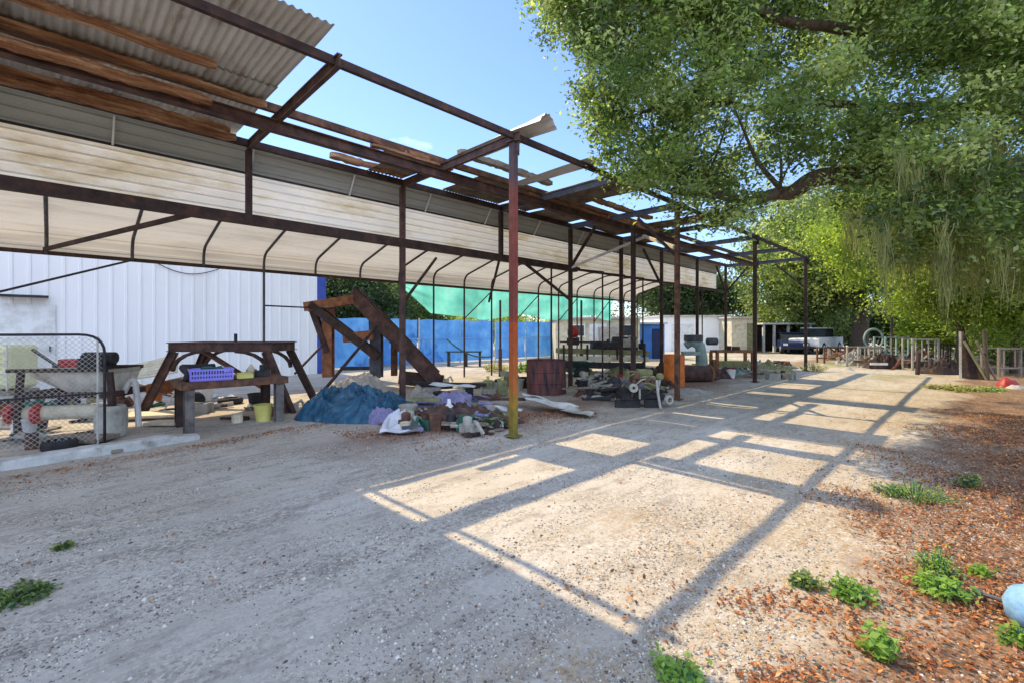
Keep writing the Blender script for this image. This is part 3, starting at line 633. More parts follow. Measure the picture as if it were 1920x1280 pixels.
# ------------------------------------------------------------------ mortar mixer and neighbours, left
c = Vector((.33, 9.3, 0)); A = at(c, RZ+.12)
mxr = thing('mortar_mixer', 'old grey towable mortar mixer with red hubs behind the chain link gate', 'mixer', c)
mb = MB(A)
def tub(a, b):                                     # trough: open top, rounded belly
    th = math.pi*(1+b); r = .30*(1+.12*math.cos(th)); xx = -.62+1.12*a+(.10 if b in (0, 1) else 0)*(a-.5)
    e = min(1, .30+1.1*a) if a < .97 else .72
    return Vector((xx, r*1.25*math.cos(th)*min(1, .45+a), .95+(.46*math.sin(th))*e))
mb.grid(10, 14, tub); mb.add([tub(0, b/14) for b in range(15)], [tuple(range(15))]); mb.add([tub(1, b/14) for b in range(15)], [tuple(range(15))[::-1]])
mb.build('tub', M['tub_paint'], mxr, smooth=False)
mb = MB(A); mb.bar((-.70, -.37, .95), (.56, -.37, .95), .05, .05); mb.bar((-.70, .37, .95), (.56, .37, .95), .05, .05); mb.build('rim', M['rust_dark'], mxr)
mb = MB(A); mb.box((.16, .02, 1.02), (.34, .30, .16)); mb.tube([(.0, 0, 1.1), (.42, 0, 1.1)], .09, 12); mb.box((.30, -.12, 1.10), (.1, .08, .12)); mb.build('engine', M['black'], mxr, bevel=.01)
mb = MB(A); mb.box((-.14, 0, 1.03), (.26, .24, .12)); mb.build('gearbox', M['red_paint'], mxr, bevel=.015)
mb = MB(A); mb.tube([(-.18, -.2, .98), (-.46, -.28, 1.24)], .02, 8); mb.build('handle', M['dark_metal'], mxr)
mb = MB(A)
for y in (-.34, .34): mb.bar((-.58, y, .60), (.60, y, .60), .06, .08)
for xx in (-.58, .60): mb.bar((xx, -.34, .60), (xx, .34, .60), .06, .08); mb.bar((xx, -.34, .6), (xx*.95, -.34, .92), .07, .05); mb.bar((xx, -.34, .6), (xx, -.34, .0), .07, .08)
mb.build('chassis', M['rust_dark'], mxr)
mb = MB(A); mb.tube([(-.55, -.25, .34), (.45, -.25, .36)], .10, 14); mb.build('axle_tube', M['cream_paint'], mxr, smooth=False)
for xx in (-.62, -.30):
    mb = MB(A); mb.lathe([(0, -.05), (.10, -.05), (.14, -.02), (.14, .03), (.06, .06), (0, .06)], (xx-.08, -.30, .34), 18, (1, .2, 0)); mb.build('hub', M['red_paint'], mxr, smooth=False)
mb = MB(A); mb.lathe([(0, 0), (.17, 0), (.19, .15), (.19, .38), (.16, .44), (0, .44)], (.55, -.28, 0), 18); mb.build('drum', M['grey_paint'], mxr)
mb = MB(A); mb.tube(bent([(.60, -.1, .6), (.74, -.1, .9), (.78, -.1, .5), (.80, -.1, .1)]), .04, 8); mb.build('tow_bar', M['galv'], mxr)
def wheel(c, r, w_, ax, label, hubm='rust_orange', nm='wheel'):
    t = thing(nm, label, 'wheel', c)
    mb = MB(); mb.lathe([(r*.58, -w_/2), (r*.9, -w_/2), (r, -w_*.3), (r, w_*.3), (r*.9, w_/2), (r*.58, w_/2), (r*.58, -w_/2)], c, 26, ax); mb.build('tyre', M['black'], t, smooth=False)
    mb = MB(); mb.lathe([(0, w_*.3), (r*.18, w_*.3), (r*.22, w_*.1), (r*.45, -w_*.05), (r*.57, w_*.35), (r*.57, -w_*.35), (0, -w_*.2)], c, 22, ax); mb.build('rim', M[hubm], t); return t
q = P(14, 770, 7.6); wheel((q.x, q.y, .20), .20, .09, -FWD+Vector((.2, 0, 0)), 'small black tyre with orange rusty rim, far left behind the gate')
q = P(60, 786, 7.2); wheel((q.x, q.y, .15), .12, .06, -FWD, 'little red wheel lying left of the mortar mixer', 'red_paint')
# water tank
q = P(8, 740, 11.2); A = at((q.x, q.y, 0), RZ+.05); tk = thing('liquid_tank', 'yellowed square plastic liquid tank behind the gate', 'tank', A.translation)
mb = MB(A); mb.box((0, 0, .66), (1.15, 1.0, 1.02)); mb.build('tank_body', M['tank_yellow'], tk, bevel=.08)
mb = MB(A); mb.lathe([(.12, 0), (.12, .05), (0, .05)], (0, 0, 1.17), 16); mb.build('lid', M['black'], tk)
mb = MB(A)
for zz in (.25, .5, .75, 1.0):
    for y in (-.53, .53): mb.bar((-.6, y, zz), (.6, y, zz), .02, .02)
for xx in (-.6, -.3, 0, .3, .6): mb.bar((xx, -.55, .12), (xx, -.55, 1.18), .02, .02)
mb.build('cage', M['galv'], tk)
mb = MB(A); mb.box((0, 0, .06), (1.2, 1.0, .1)); mb.build('pallet', M['old_wood'], tk)
# leaning cream sheets, boards, red scoop
def sheet_quad(name, a, b, c, d, m, label, cat, corr=None, th=.02, grp=None):
    a, b, c, d = map(Vector, (a, b, c, d)); mb = MB(); n = (b-a).cross(d-a).normalized()
    def fn(u, v, o=0):
        p = (a*(1-u)+b*u)*(1-v)+(d*(1-u)+c*u)*v
        return p+n*((corr[1]*math.sin(2*math.pi*v*corr[0]) if corr else 0)+o+.012*noise.noise(p*3))
    nv = int(corr[0]*6) if corr else 4
    mb.grid(10, nv, fn); mb.grid(10, nv, lambda u, v: fn(1-u, v, -th))
    return tag(mb.build(name, M[m], smooth=bool(corr)), label, cat, grp)
sheet_quad('corrugated_sheet', P(225, 715, 11.0), P(333, 697, 11.6), P(335, 663, 11.8), P(222, 690, 11.3), 'cream_paint', 'cream corrugated sheet propped against scrap right of the mixer', 'metal sheet', (6, .018))
mb = MB(at(G(290, 782), RZ+.3)); mb.box((0, 0, .06), (.85, .55, .04)); mb.box((.06, .03, .025), (.7, .45, .03)); tag(mb.build('plywood_board', M['pale_wood'], bevel=.004), 'pale plywood board lying flat left of the workbench', 'board')
mb = MB(at(G(420/1.0, 800)+Vector((-.62, .85, 0)), RZ)); mb.box((0, 0, .04), (.5, .3, .04)); tag(mb.build('plywood_board', M['pale_wood'], bevel=.004), 'small pale board on the ground under the workbench', 'board')
mb = MB(at(G(170, 830)+Vector((-.05, .15, 0)), RZ)); mb.box((0, 0, .05), (.62, .4, .05)); tag(mb.build('plywood_board', M['old_wood'], bevel=.004), 'grey board lying under the mixer behind the kerb', 'board')
q = G(310, 768); A = at(q, RZ+.4); wb = thing('wheelbarrow', 'rusty red wheelbarrow tipped on the ground beside the workbench', 'wheelbarrow', q)
mb = MB(A)
mb.grid(8, 8, lambda a, b: Vector(((a-.5)*.7, (b-.5)*.55, .22+.26*max(abs(a-.5), abs(b-.5))**2*4+.15*a))); mb.build('tray', M['rust_orange'], wb)
mb = MB(A); mb.tube([(-.5, -.2, .5), (.45, -.1, .16)], .018, 6); mb.tube([(-.5, .2, .5), (.45, .1, .16)], .018, 6); mb.build('handle', M['old_wood'], wb)
mb = MB(A); mb.lathe([(0, -.04), (.15, -.04), (.17, 0), (.15, .04), (0, .04)], (.48, 0, .16), 16, (0, 1, 0)); mb.build('wheel', M['black'], wb)
pole(G(305, 775)+Vector((0, 0, .02)), P(345, 705, 8.6), .014, 'pale_wood', 'pale broom handle leaning at the left end of the workbench', 'wooden_stick', 'stick')

# ------------------------------------------------------------------ heap helper
def heap(c, rx, ry, h, seed, amp, rz=0, n=60, fold=0):
    mb = MB(at(c, rz)); nr = n//2
    def fn(a, b):
        t = 2*math.pi*a; r = b
        x, y = r*math.cos(t), r*math.sin(t)
        e = 1+.22*noise.noise(Vector((math.cos(t)*1.6+seed, math.sin(t)*1.6, seed)))
        p = Vector((x*rx*e, y*ry*e, 0)); q = p*2.3+Vector((seed, seed*2, 0))
        z = h*(1-r**(3.6 if fold else 2.0))*(1+.35*noise.noise(q*.7))
        if fold:
            ww = Vector((noise.noise(q*.9), noise.noise(q*.9+Vector((7, 0, 0))), 0))*.9; q2 = q+ww
            f = .85*abs(noise.noise(q2*1.2))+.75*abs(noise.noise(q2*2.7+Vector((5, 0, 0))))+.50*abs(noise.noise(q2*5.6+Vector((9, 0, 0))))+.25*abs(noise.noise(q2*11+Vector((2, 0, 0))))
            f = f*1.15
        else: f = abs(noise.noise(q*1.4))*.9+abs(noise.noise(q*2.9+Vector((5, 0, 0))))*.6+.4*noise.noise(q*6)
        if fold == 5:
            cr_ = lambda v: (1-min(1, abs(noise.noise(v))*2.4))**2
            zz = .34*noise.noise(q2*.8)+.55*cr_(q2*1.1)+.42*cr_(q2*2.3+Vector((4, 1, 0)))+.26*cr_(q2*4.6+Vector((8, 3, 0)))+.10*noise.noise(q2*9)
            f = .5+zz*.75-.25
            p.x += .10*noise.noise(q2*2.1+Vector((1, 9, 0)))*(1-r*.5)*rx; p.y += .10*noise.noise(q2*2.1+Vector((6, 2, 0)))*(1-r*.5)*ry
        p.z = max(-.03, z+amp*(f-.5)*(1.05-r**3)*(min(1, .25+r*2) if fold else 1)) if r < .999 else -.03
        return p
    mb.grid(n, nr, fn); return mb
q = G(652, 790)+Vector((.35, .45, 0))
tag(heap(q, 1.04, .72, .46, 3.1, .24, RZ+.1, 260, 5).build('blue_tarp', M['blue_tarp']), 'crumpled dark blue tarpaulin heaped beside the debris pile', 'tarp')
q = G(660, 745); tag(heap(q+Vector((.25, .3, .0)), .75, .4, .42, 5.7, .15, RZ, 60, 3).build('dirt_heap', M['concrete']), 'low grey heap of rubble behind the blue tarpaulin', 'rubble')
# debris pile
def board(px, py, L_, w_, th, rz, m, lab, cat='board', z=.03, tilt=0, nm='scrap_board', grp=None, roll=0):
    c = G(px, py); Rm = Matrix.Rotation(RZ+rz, 3, 'Z') @ Matrix.Rotation(tilt, 3, 'Y') @ Matrix.Rotation(roll, 3, 'X')
    mb = MB(); mb.box((c.x, c.y, z+abs(math.sin(tilt))*L_/2), (L_, w_, th), Rm); return tag(mb.build(nm, M[m], bevel=.004), lab, cat, grp)
def bsheet(px, py, L_, w_, rz, m, lab, z=.05, tilt=0, warp=.05, nm='scrap_sheet', cat='metal sheet', corr=0, grp=None):
    c = G(px, py); Rm = Matrix.Rotation(RZ+rz, 3, 'Z') @ Matrix.Rotation(tilt, 3, 'Y'); sd = random.random()*40; mb = MB()
    lift = z+abs(math.sin(tilt))*L_/2
    def fn(a, b, o=0):
        p = Vector(((a-.5)*L_, (b-.5)*w_, 0)); p.z = warp*noise.noise(Vector((p.x*3+sd, p.y*3, sd)))*1.6+o+(.014*math.sin(b*w_/.076*6.28) if corr else 0)
        p = Rm @ p; return Vector((c.x, c.y, lift))+p
    nv = int(w_/.076*6) if corr else 12
    mb.grid(14, nv, fn); mb.grid(14, nv, lambda a, b: fn(1-a, b, -.006)); return tag(mb.build(nm, M[m]), lab, cat, grp)
tag(heap(G(850, 792), 1.15, .55, .30, 9.3, .16, RZ, 70).build('earth_heap', M['rust_maroon']), 'low brown heap of soil and scraps under the debris pile', 'soil heap')
tag(heap(G(838, 768), .70, .36, .30, 14.2, .16, RZ+.15, 140, 5).build('purple_cloth', M['purple_rag']), 'crumpled greyish purple cloth on top of the debris pile', 'cloth')
tag(heap(G(748, 800), .27, .2, .26, 6.6, .10, RZ, 100, 3).build('sack', M['plastic_sheet']), 'pale knotted plastic sack at the front left of the debris pile', 'sack')
tag(heap(G(690, 772), .30, .15, .34, 8.8, .14, RZ, 100, 4).build('sack', M['yellow_plastic']), 'torn yellowish sack poking from under the blue tarpaulin', 'sack')
tag(heap(G(720, 790), .30, .2, .20, 16.8, .12, RZ+.5, 100, 5).build('blue_rag', M['purple_rag']), 'blue grey rag trailing behind the pale sack', 'rag')
bsheet(848, 755, .95, .30, -.18, 'plastic_sheet', 'long pale strip of plastic sheeting across the top of the debris pile', .36, .03, .03, 'plastic_strip', 'plastic strip')
bsheet(912, 770, .55, .30, .1, 'purple_rag', 'torn lavender sheet at the back right of the debris pile', .24, .1, .07, 'plastic_strip', 'plastic strip')
bsheet(945, 785, .62, .22, -.1, 'plastic_sheet', 'white flattened sheet beside the foot of the red post', .14, .05, .04, 'plastic_strip', 'plastic strip')
board(842, 742, 1.75, .09, .07, -.14, 'black', 'long black timber across the back of the debris pile', z=.28)
board(930, 760, 1.2, .12, .05, -.08, 'rust_maroon', 'dark red channel lying behind the red post', 'channel', z=.14, nm='steel_channel')
board(872, 808, .70, .16, .035, .10, 'old_wood', 'weathered board at the front of the debris pile', z=.10, tilt=.04)
board(905, 800, .5, .10, .03, .18, 'old_wood', 'short split board in front of the green weeds', z=.11, tilt=-.05)
board(800, 778, .5, .2, .05, .05, 'olive_paint', 'olive box lid sticking out of the debris pile', z=.27, tilt=.06)
mb = MB(at(G(815, 806), RZ+.3)); mb.box((0, 0, .12), (.17, .15, .24)); mb.box((0, 0, .25), (.18, .16, .02)); tag(mb.build('box', M['rust'], bevel=.01), 'small reddish brown box at the front of the debris pile', 'box')
mb = MB(at(G(793, 795), RZ-.4)); mb.box((0, 0, .13), (.30, .14, .10), Matrix.Rotation(.3, 3, 'Y')); tag(mb.build('brick', M['rust_dark'], bevel=.01), 'dark brick lying left of the brown box', 'brick')
mb = MB(at(G(842, 795), RZ)); mb.lathe([(0, 0), (.06, 0), (.065, .16), (.03, .2), (.028, .27), (0, .27)], (0, 0, .14), 14); tag(mb.build('bottle', M['white_paint'], smooth=True), 'white plastic bottle standing in the debris pile', 'bottle')
for k in range(26):
    px = random.uniform(745, 950); py = random.uniform(775, 815); c = G(px, py); mb = MB(at((c.x, c.y, random.uniform(.02, .22)*(820-py)/40+.03), random.uniform(0, 6)))
    q = Matrix.Rotation(random.uniform(-.6, .6), 3, 'X'); mb.box((0, 0, .03), (random.uniform(.08, .3), random.uniform(.04, .14), random.uniform(.02, .07)), q)
    tag(mb.build('scrap_piece', M[random.choice(['white_paint', 'old_wood', 'rust_dark', 'grey_paint', 'steel_grey', 'concrete', 'purple_rag'])], bevel=.006), 'small loose scrap piece strewn over the debris pile', 'scrap', 'scrap pieces on the debris pile')
bsheet(1035, 770, .95, .42, -.42, 'galv', 'bent galvanised sheet lying right of the red post', .10, .14, .04, corr=1)
bsheet(1085, 780, .55, .4, -.5, 'grey_paint', 'pale crumpled sheet in front of the rusty tank ring', .06, .05, .08)
bsheet(1000, 765, .4, .3, .2, 'plastic_sheet', 'whitish folded sheet leaning behind the red post', .16, .3, .05)
# small things around
q = G(880, 745); mb = MB(at(q, RZ)); mb.box((0, 0, .11), (.17, .15, .20)); mb.box((0, 0, .22), (.19, .17, .02)); tag(mb.build('box', M['black'], bevel=.01), 'small black box behind the debris pile', 'box')
for px, lab in ((915, 'left yellowed plastic jug behind the red post'), (942, 'right yellowed plastic jug behind the red post')):
    q = G(px, 742); t = thing('jug', lab, 'jug', q)
    mb = MB(at(q, RZ)); mb.box((0, 0, .19), (.25, .24, .36)); mb.build('body', M['olive_paint'], t, bevel=.05)
    mb = MB(at(q, RZ)); mb.tube([(0, 0, .36), (0, 0, .46)], .035, 10); mb.build('cap', M['yellow_plastic'], t)
def drum(c, r, h, m, label, cat='drum', open_=False, nm='drum', wob=0, n=32):
    t = thing(nm, label, cat, c); prof = [(0, .015), (r*.97, .015), (r*.985, 0), (r, .012)]
    for z in (.33, .66):
        prof += [(r, h*z-.02), (r*1.03, h*z), (r, h*z+.02)]
    prof += [(r, h-.015), (r*1.02, h-.008), (r*1.02, h), (r*.97, h)]
    prof += [(r*.96, h*.05), (0, .03)] if open_ else [(r*.965, h-.02), (0, h-.02)]
    mb = MB(); mb.lathe(prof, c, n, wob=wob); mb.build('body', M[m], t, smooth=False)
    if not open_:
        mb = MB(); mb.lathe([(.035, 0), (.035, .02), (0, .02)], Vector(c)+Vector((r*.6, 0, h-.02)), 10); mb.build('bung', M['dark_metal'], t)
    return t
M['tank_rust'] = pm('streaked_tank_rust', [(.3, (.02, .014, .018)), (.45, (.075, .045, .05)), (.6, (.20, .065, .045)), (.75, (.13, .10, .11))], 3, stretch=(3.5, 3.5, .5), bump=.3)
q = G(1031, 738); drum((q.x+.1, q.y+.2, 0), .47, .80, 'tank_rust', 'wide rusty open tank ring streaked with dark stains', 'tank', True, 'tank_ring', .05, 40)
q = G(1045, 690); tag(heap(q*1.0+Vector((0, 0, 0)), .2, .2, .3, 2.2, .1).build('rag', M['plastic_sheet']), 'white rag heap behind the rusty tank ring', 'rag')
q = G(1264, 724); drum((q.x, q.y, 0), .27, .86, 'orange_paint', 'bright orange steel drum behind the double posts', 'drum')
# lying rusty cylinder
q = G(1318, 716); t = thing('steel_cylinder', 'rusty maroon steel cylinder lying on its side near the orange drum', 'cylinder', q); ax = RGT*1.0+FWD*.15; ax.normalize()
mb = MB(); mb.lathe([(0, -.52), (.2, -.52), (.235, -.47), (.235, .47), (.2, .52), (0, .52)], q+Vector((0, .2, .24)), 26, ax); mb.build('shell', M['rust_maroon'], t, smooth=False)
mb = MB(); mb.lathe([(.24, -.03), (.25, -.03), (.25, .03), (.24, .03)], q+Vector((0, .2, .24))+ax*.42, 26, ax); mb.build('band', M['rust_orange'], t)
# scrap engine
q = G(1205, 762); A = at(q+Vector((.1, .12, 0)), RZ); en = thing('scrap_engine', 'greasy cream and olive engine block with pulleys left on the ground before the posts', 'engine', q)
mb = MB(A); mb.box((.02, 0, .46), (.52, .36, .30)); mb.box((-.18, -.05, .60), (.22, .28, .20)); mb.box((.1, .05, .66), (.30, .24, .14)); mb.build('block', M['olive_paint'], en, bevel=.03)
mb = MB(A)
for k in range(4): mb.tube([(-.2+.13*k, -.2, .50), (-.2+.13*k, -.28, .52)], .045, 10)
mb.box((-.16, -.20, .62), (.2, .06, .14)); mb.build('manifold', M['rust'], en, bevel=.008)
mb = MB(A); mb.lathe([(.03, 0), (.085, 0), (.085, .03), (.05, .04), (.085, .05), (.085, .08), (.03, .08), (.03, 0)], (-.22, -.30, .40), 18, (0, -1, 0)); mb.build('pulley', M['grey_paint'], en)
mb = MB(A); mb.lathe([(0, 0), (.05, 0), (.05, .03), (0, .05)], (-.36, -.34, .52), 14, (0, -1, 0)); mb.lathe([(0, 0), (.06, 0), (.06, .03), (0, .05)], (-.07, -.36, .44), 14, (0, -1, 0)); mb.build('pulley', M['steel_grey'], en)
mb = MB(A); mb.lathe([(0, 0), (.075, 0), (.075, .05), (.05, .09), (0, .09)], (.34, -.15, .60), 16, (.3, -1, 0)); mb.build('fan_hub', M['olive_paint'], en)
mb = MB(A); mb.box((0, 0, .20), (.86, .5, .12)); mb.box((-.1, -.05, .30), (.6, .4, .1)); mb.box((-.30, -.2, .07), (.5, .06, .14)); mb.box((.2, -.22, .10), (.34, .06, .2)); mb.build('sump', M['black'], en, bevel=.01)
mb = MB(A); mb.tube([(.24, -.32, .55), (.25, -.36, .30), (.29, -.4, 0)], .026, 8); mb.tube([(.25, -.36, .3), (.34, -.2, .55)], .02, 8); mb.build('stand_leg', M['grey_paint'], en)
mb = MB(A); mb.lathe([(.05, -.05), (.085, -.05), (.10, 0), (.085, .05), (.05, .05), (.05, -.05)], (.50, -.22, .15), 20, (.3, -1, 0)); mb.build('ring', M['grey_paint'], en)
re_ = random.Random(4)
for k in range(9):
    mb = MB(A); a_ = Vector((re_.uniform(-.3, .35), -.2, re_.uniform(.3, .7))); b_ = Vector((re_.uniform(-.45, .4), -.3, re_.uniform(.1, .6)))
    mb.tube([a_, a_.lerp(b_, .5)+Vector((re_.uniform(-.1, .1), -.08, .06)), b_], re_.uniform(.010, .022), 6); mb.build('pipe', M[re_.choice(['grey_paint', 'olive_paint', 'black', 'cream_paint', 'rust'])], en)
for k in range(6):
    c = G(random.uniform(1120, 1175), random.uniform(735, 758)); 
    tag(MB(at(c, random.uniform(0, 3))).box((0, 0, .05), (random.uniform(.3, .8), .06, .06), Matrix.Rotation(.1, 3, 'Y')).build('steel_bar', M['dark_metal']), 'dark steel bar lying left of the scrap engine', 'bar', 'steel bars by the scrap engine')
for i, (px, py, rx, h, m, lab) in enumerate(((1135, 725, .5, .22, 'dark_metal', 'low dark heap of machine parts behind the scrap engine'), (1160, 705, .6, .35, 'olive_paint', 'olive heap of mixed scrap under the cream flatbed'), (1205, 700, .5, .38, 'steel_grey', 'grey heap of pipe fittings below the flatbed end'),
        (1445, 700, .8, .42, 'olive_paint', 'mossy heap of timber offcuts at the last shed post'), (1385, 702, .5, .25, 'pale_green_paint', 'pale green heap of rubble under the rusty frame'), (1290, 735, .6, .10, 'concrete', 'low grey gravel mound beside the orange drum'), (1225, 735, .35, .2, 'black', 'black heap of oily rags beside the double posts'))):
    tag(heap(G(px, py), rx, rx*.6, h, 20+i*3.7, h*.5, RZ, 50).build('scrap_heap', M[m]), lab, 'scrap heap')
for i, (px, py, rx, h, m, lab) in enumerate(((1110, 742, .45, .20, 'rust', 'brown heap of chain and bolts right of the tank ring'), (1150, 725, .5, .28, 'steel_grey', 'grey blue heap of castings between tank ring and engine'), (1352, 708, .5, .3, 'rust_maroon', 'maroon heap of scrap before the rusty frame'), (1415, 692, .7, .38, 'grey_paint', 'pale grey heap of boards behind the third post'), (1240, 704, .5, .4, 'rust_dark', 'dark heap of scrap left of the orange drum'), (960, 722, .5, .24, 'olive_paint', 'olive heap of hose behind the jugs'), (785, 748, .4, .22, 'grey_paint', 'pale heap of broken board behind the purple cloth'))):
    tag(heap(G(px, py), rx, rx*.6, h, 120+i*5.3, h*.9, RZ, 70).build('scrap_heap', M[m]), lab, 'scrap heap')
k = 0
for px, py in ((1098, 742), (1128, 733), (1150, 742), (1108, 725), (1185, 722), (1440, 690), (1470, 695), (1430, 702), (1460, 685), (1410, 706)):
    c = G(px, py); mb = MB(at((c.x, c.y, .05), random.uniform(0, 3)))
    for j in range(3): mb.box((random.uniform(-.1, .1), j*.09-.09, .04+.05*j), (random.uniform(.5, 1.1), .07, .045), Matrix.Rotation(random.uniform(-.12, .12), 3, 'Y'))
    tag(mb.build('timber_scrap', M[random.choice(['old_wood', 'dark_metal', 'grey_paint'])]), 'loose bundle of scrap lengths on the shed floor', 'scrap', 'bundles of scrap under the shed')

# ------------------------------------------------------------------ loose clutter on the shed floor
rc = random.Random(19)
def clutter(px0, px1, py0, py1, n, where, grp):
    for k in range(n):
        c = G(rc.uniform(px0, px1), rc.uniform(py0, py1)); A = at(c, rc.uniform(0, 6.28)); kind = rc.choice(['plank', 'pipe', 'can', 'block', 'sheet', 'tyre', 'coil', 'bucket', 'casting', 'plank', 'sheet', 'casting']); mb = MB(A)
        if kind == 'plank':
            l_ = rc.uniform(.35, .9); mb.box((0, 0, .03), (l_, rc.uniform(.06, .13), .035), Matrix.Rotation(rc.uniform(-.05, .12), 3, 'Y')); mb.box((.05, .08, .045), (l_*.7, .05, .03), Matrix.Rotation(rc.uniform(-.4, .4), 3, 'Z')); m = rc.choice(['old_wood', 'pale_wood', 'rust_dark']); lab = 'loose planks'
        elif kind == 'pipe':
            l_ = rc.uniform(.3, .8); r = rc.uniform(.02, .05); mb.lathe([(r*.8, -l_/2), (r, -l_/2), (r, -l_*.45), (r*1.2, -l_*.44), (r*1.2, -l_*.38), (r, -l_*.37), (r, l_/2), (r*.8, l_/2)], (0, 0, r*1.2), 12, (1, 0, .05)); m = rc.choice(['rust', 'grey_paint', 'rust_maroon', 'galv']); lab = 'short pipe'
        elif kind == 'can':
            r = rc.uniform(.06, .10); h = rc.uniform(.14, .24); mb.lathe([(0, 0), (r, 0), (r, h-.01), (r*1.05, h), (r*.9, h), (r*.88, h-.02), (0, h-.02)], (0, 0, 0), 16); m = rc.choice(['rust', 'grey_paint', 'red_paint', 'cream_paint', 'dark_metal']); lab = 'paint can'
        elif kind == 'block':
            for sx in (-.13, 0, .13): mb.box((sx, 0, .09), (.035, .14, .18))
            mb.box((0, .085, .09), (.39, .03, .18)); mb.box((0, -.085, .09), (.39, .03, .18)); m = 'concrete'; lab = 'hollow concrete block'
        elif kind == 'sheet':
            sd = rc.uniform(0, 50); l_ = rc.uniform(.3, .6); w_ = rc.uniform(.2, .4); f_ = lambda a, b, o=0: Vector(((a-.5)*l_, (b-.5)*w_, .07+.10*noise.noise(Vector((a*2+sd, b*2, 0)))+o)); mb.grid(10, 10, f_); mb.grid(10, 10, lambda a, b: f_(1-a, b, -.006)); m = rc.choice(['galv', 'rust', 'grey_paint', 'plastic_sheet', 'green_paint']); lab = 'buckled sheet'
        elif kind == 'tyre':
            r = rc.uniform(.16, .24); mb.lathe([(r*.6, 0), (r*.9, 0), (r, .03), (r, .09), (r*.9, .12), (r*.6, .12), (r*.55, .06), (r*.6, 0)], (0, 0, 0), 24); m = 'black'; lab = 'small tyre'
        elif kind == 'coil':
            mb.tube([Vector((math.cos(t*6.28)*(.16+.02*math.sin(t*9)), math.sin(t*6.28)*.17, .02+.012*t)) for t in np.linspace(0, 5, 70)], .010, 5); m = rc.choice(['black', 'rust', 'green_paint', 'rust_orange']); lab = 'coil of wire'
        elif kind == 'bucket':
            mb.lathe([(0, 0), (.11, 0), (.145, .26), (.155, .26), (.155, .28), (.14, .28), (.105, .02), (0, .02)], (0, 0, 0), 20); m = rc.choice(['white_paint', 'grey_paint', 'black', 'yellow_plastic', 'orange_paint']); lab = 'open bucket'
        else:
            mb.box((0, 0, .08), (.28, .16, .14)); mb.lathe([(0, 0), (.07, 0), (.07, .1), (.04, .12), (0, .12)], (.05, 0, .14), 12); mb.tube([(-.1, 0, .12), (-.2, .05, .2), (-.3, .02, .05)], .03, 8); mb.lathe([(.03, 0), (.09, 0), (.09, .03), (.03, .03), (.03, 0)], (0, -.08, .09), 14, (0, -1, 0)); m = rc.choice(['dark_metal', 'rust', 'olive_paint', 'grey_paint', 'green_paint', 'rust_maroon']); lab = 'greasy machine casting'
        nm = {'plank': 'loose_planks', 'pipe': 'pipe', 'can': 'paint_can', 'block': 'concrete_block', 'sheet': 'buckled_sheet', 'tyre': 'tyre', 'coil': 'wire_coil', 'bucket': 'bucket', 'casting': 'machine_casting'}[kind]
        col = {'rust': 'rusty', 'grey_paint': 'grey', 'rust_maroon': 'maroon', 'galv': 'galvanised', 'rust_dark': 'dark', 'old_wood': 'weathered', 'pale_wood': 'pale', 'red_paint': 'red', 'cream_paint': 'cream', 'dark_metal': 'blackened', 'concrete': 'pale', 'plastic_sheet': 'whitish', 'green_paint': 'green', 'black': 'black', 'rust_orange': 'orange rusted', 'white_paint': 'white', 'yellow_plastic': 'yellow', 'orange_paint': 'orange', 'olive_paint': 'olive'}[m]
        tag(mb.build(nm, M[m]), f'{col} {lab} lying {where}', nm.replace('_', ' '), f'{col} {lab} {grp}')
clutter(370, 560, 742, 792, 16, 'on the ground under and behind the workbench', 'by the workbench')
clutter(20, 330, 752, 790, 20, 'behind the mortar mixer', 'behind the mixer')
clutter(5, 180, 800, 842, 10, 'behind the white kerb at the gate', 'behind the kerb')
clutter(780, 985, 712, 752, 22, 'on the floor behind the debris pile', 'behind the debris pile')
clutter(1080, 1168, 700, 752, 32, 'between the tank ring and scrap engine', 'by the tank ring')
clutter(1170, 1262, 690, 730, 26, 'behind the scrap engine', 'behind the scrap engine')
clutter(1275, 1490, 686, 712, 30, 'by the rusty frame at the shed end', 'at the shed end')
clutter(735, 958, 778, 815, 34, 'in the debris pile by the red post', 'in the debris pile')

# ------------------------------------------------------------------ flatbed machine
A = at(P(1128, 620, 15.6)-Vector((0, 0, H)), RZ+.05); s = 15.6/FPX
def fb(px, py, y=0): return Vector(((px-1128)*s, y, H+(HY-py)*s))
fl = thing('flatbed_trailer', 'old cream and olive flatbed trailer parked under the carport', 'trailer', A.translation)
mb = MB(A); mb.bar(fb(1045, 657), fb(1212, 661), .9, .16); mb.build('deck', M['olive_paint'], fl, bevel=.01)
mb = MB(A); mb.bar(fb(1045, 669, -.47), fb(1208, 672, -.47), .07, .16); mb.build('side_rail', M['cream_paint'], fl)
mb = MB(A); mb.bar(fb(1050, 682, -.2), fb(1205, 685, -.2), .3, .20); mb.box(fb(1170, 650, .1), (.9, .5, .34)); mb.box(fb(1125, 648, .2), (.5, .5, .3)); mb.tube([fb(1150, 640, .1), fb(1195, 640, .1)], .16, 14); mb.build('chassis', M['dark_metal'], fl, bevel=.02)
mb = MB(A)
for px in (1052, 1095, 1150, 1200): mb.bar(fb(px, 645, -.5), fb(px, 700 if px in (1052, 1200) else 672, -.5), .06, .06)
mb.bar(fb(1045, 640, -.5), fb(1110, 641, -.5), .05, .06); mb.build('stake', M['rust_dark'], fl)
mb = MB(A); mb.box(fb(1080, 686, 0), (.75, .7, .36)); mb.build('tool_box', M['green_paint'], fl, bevel=.04)
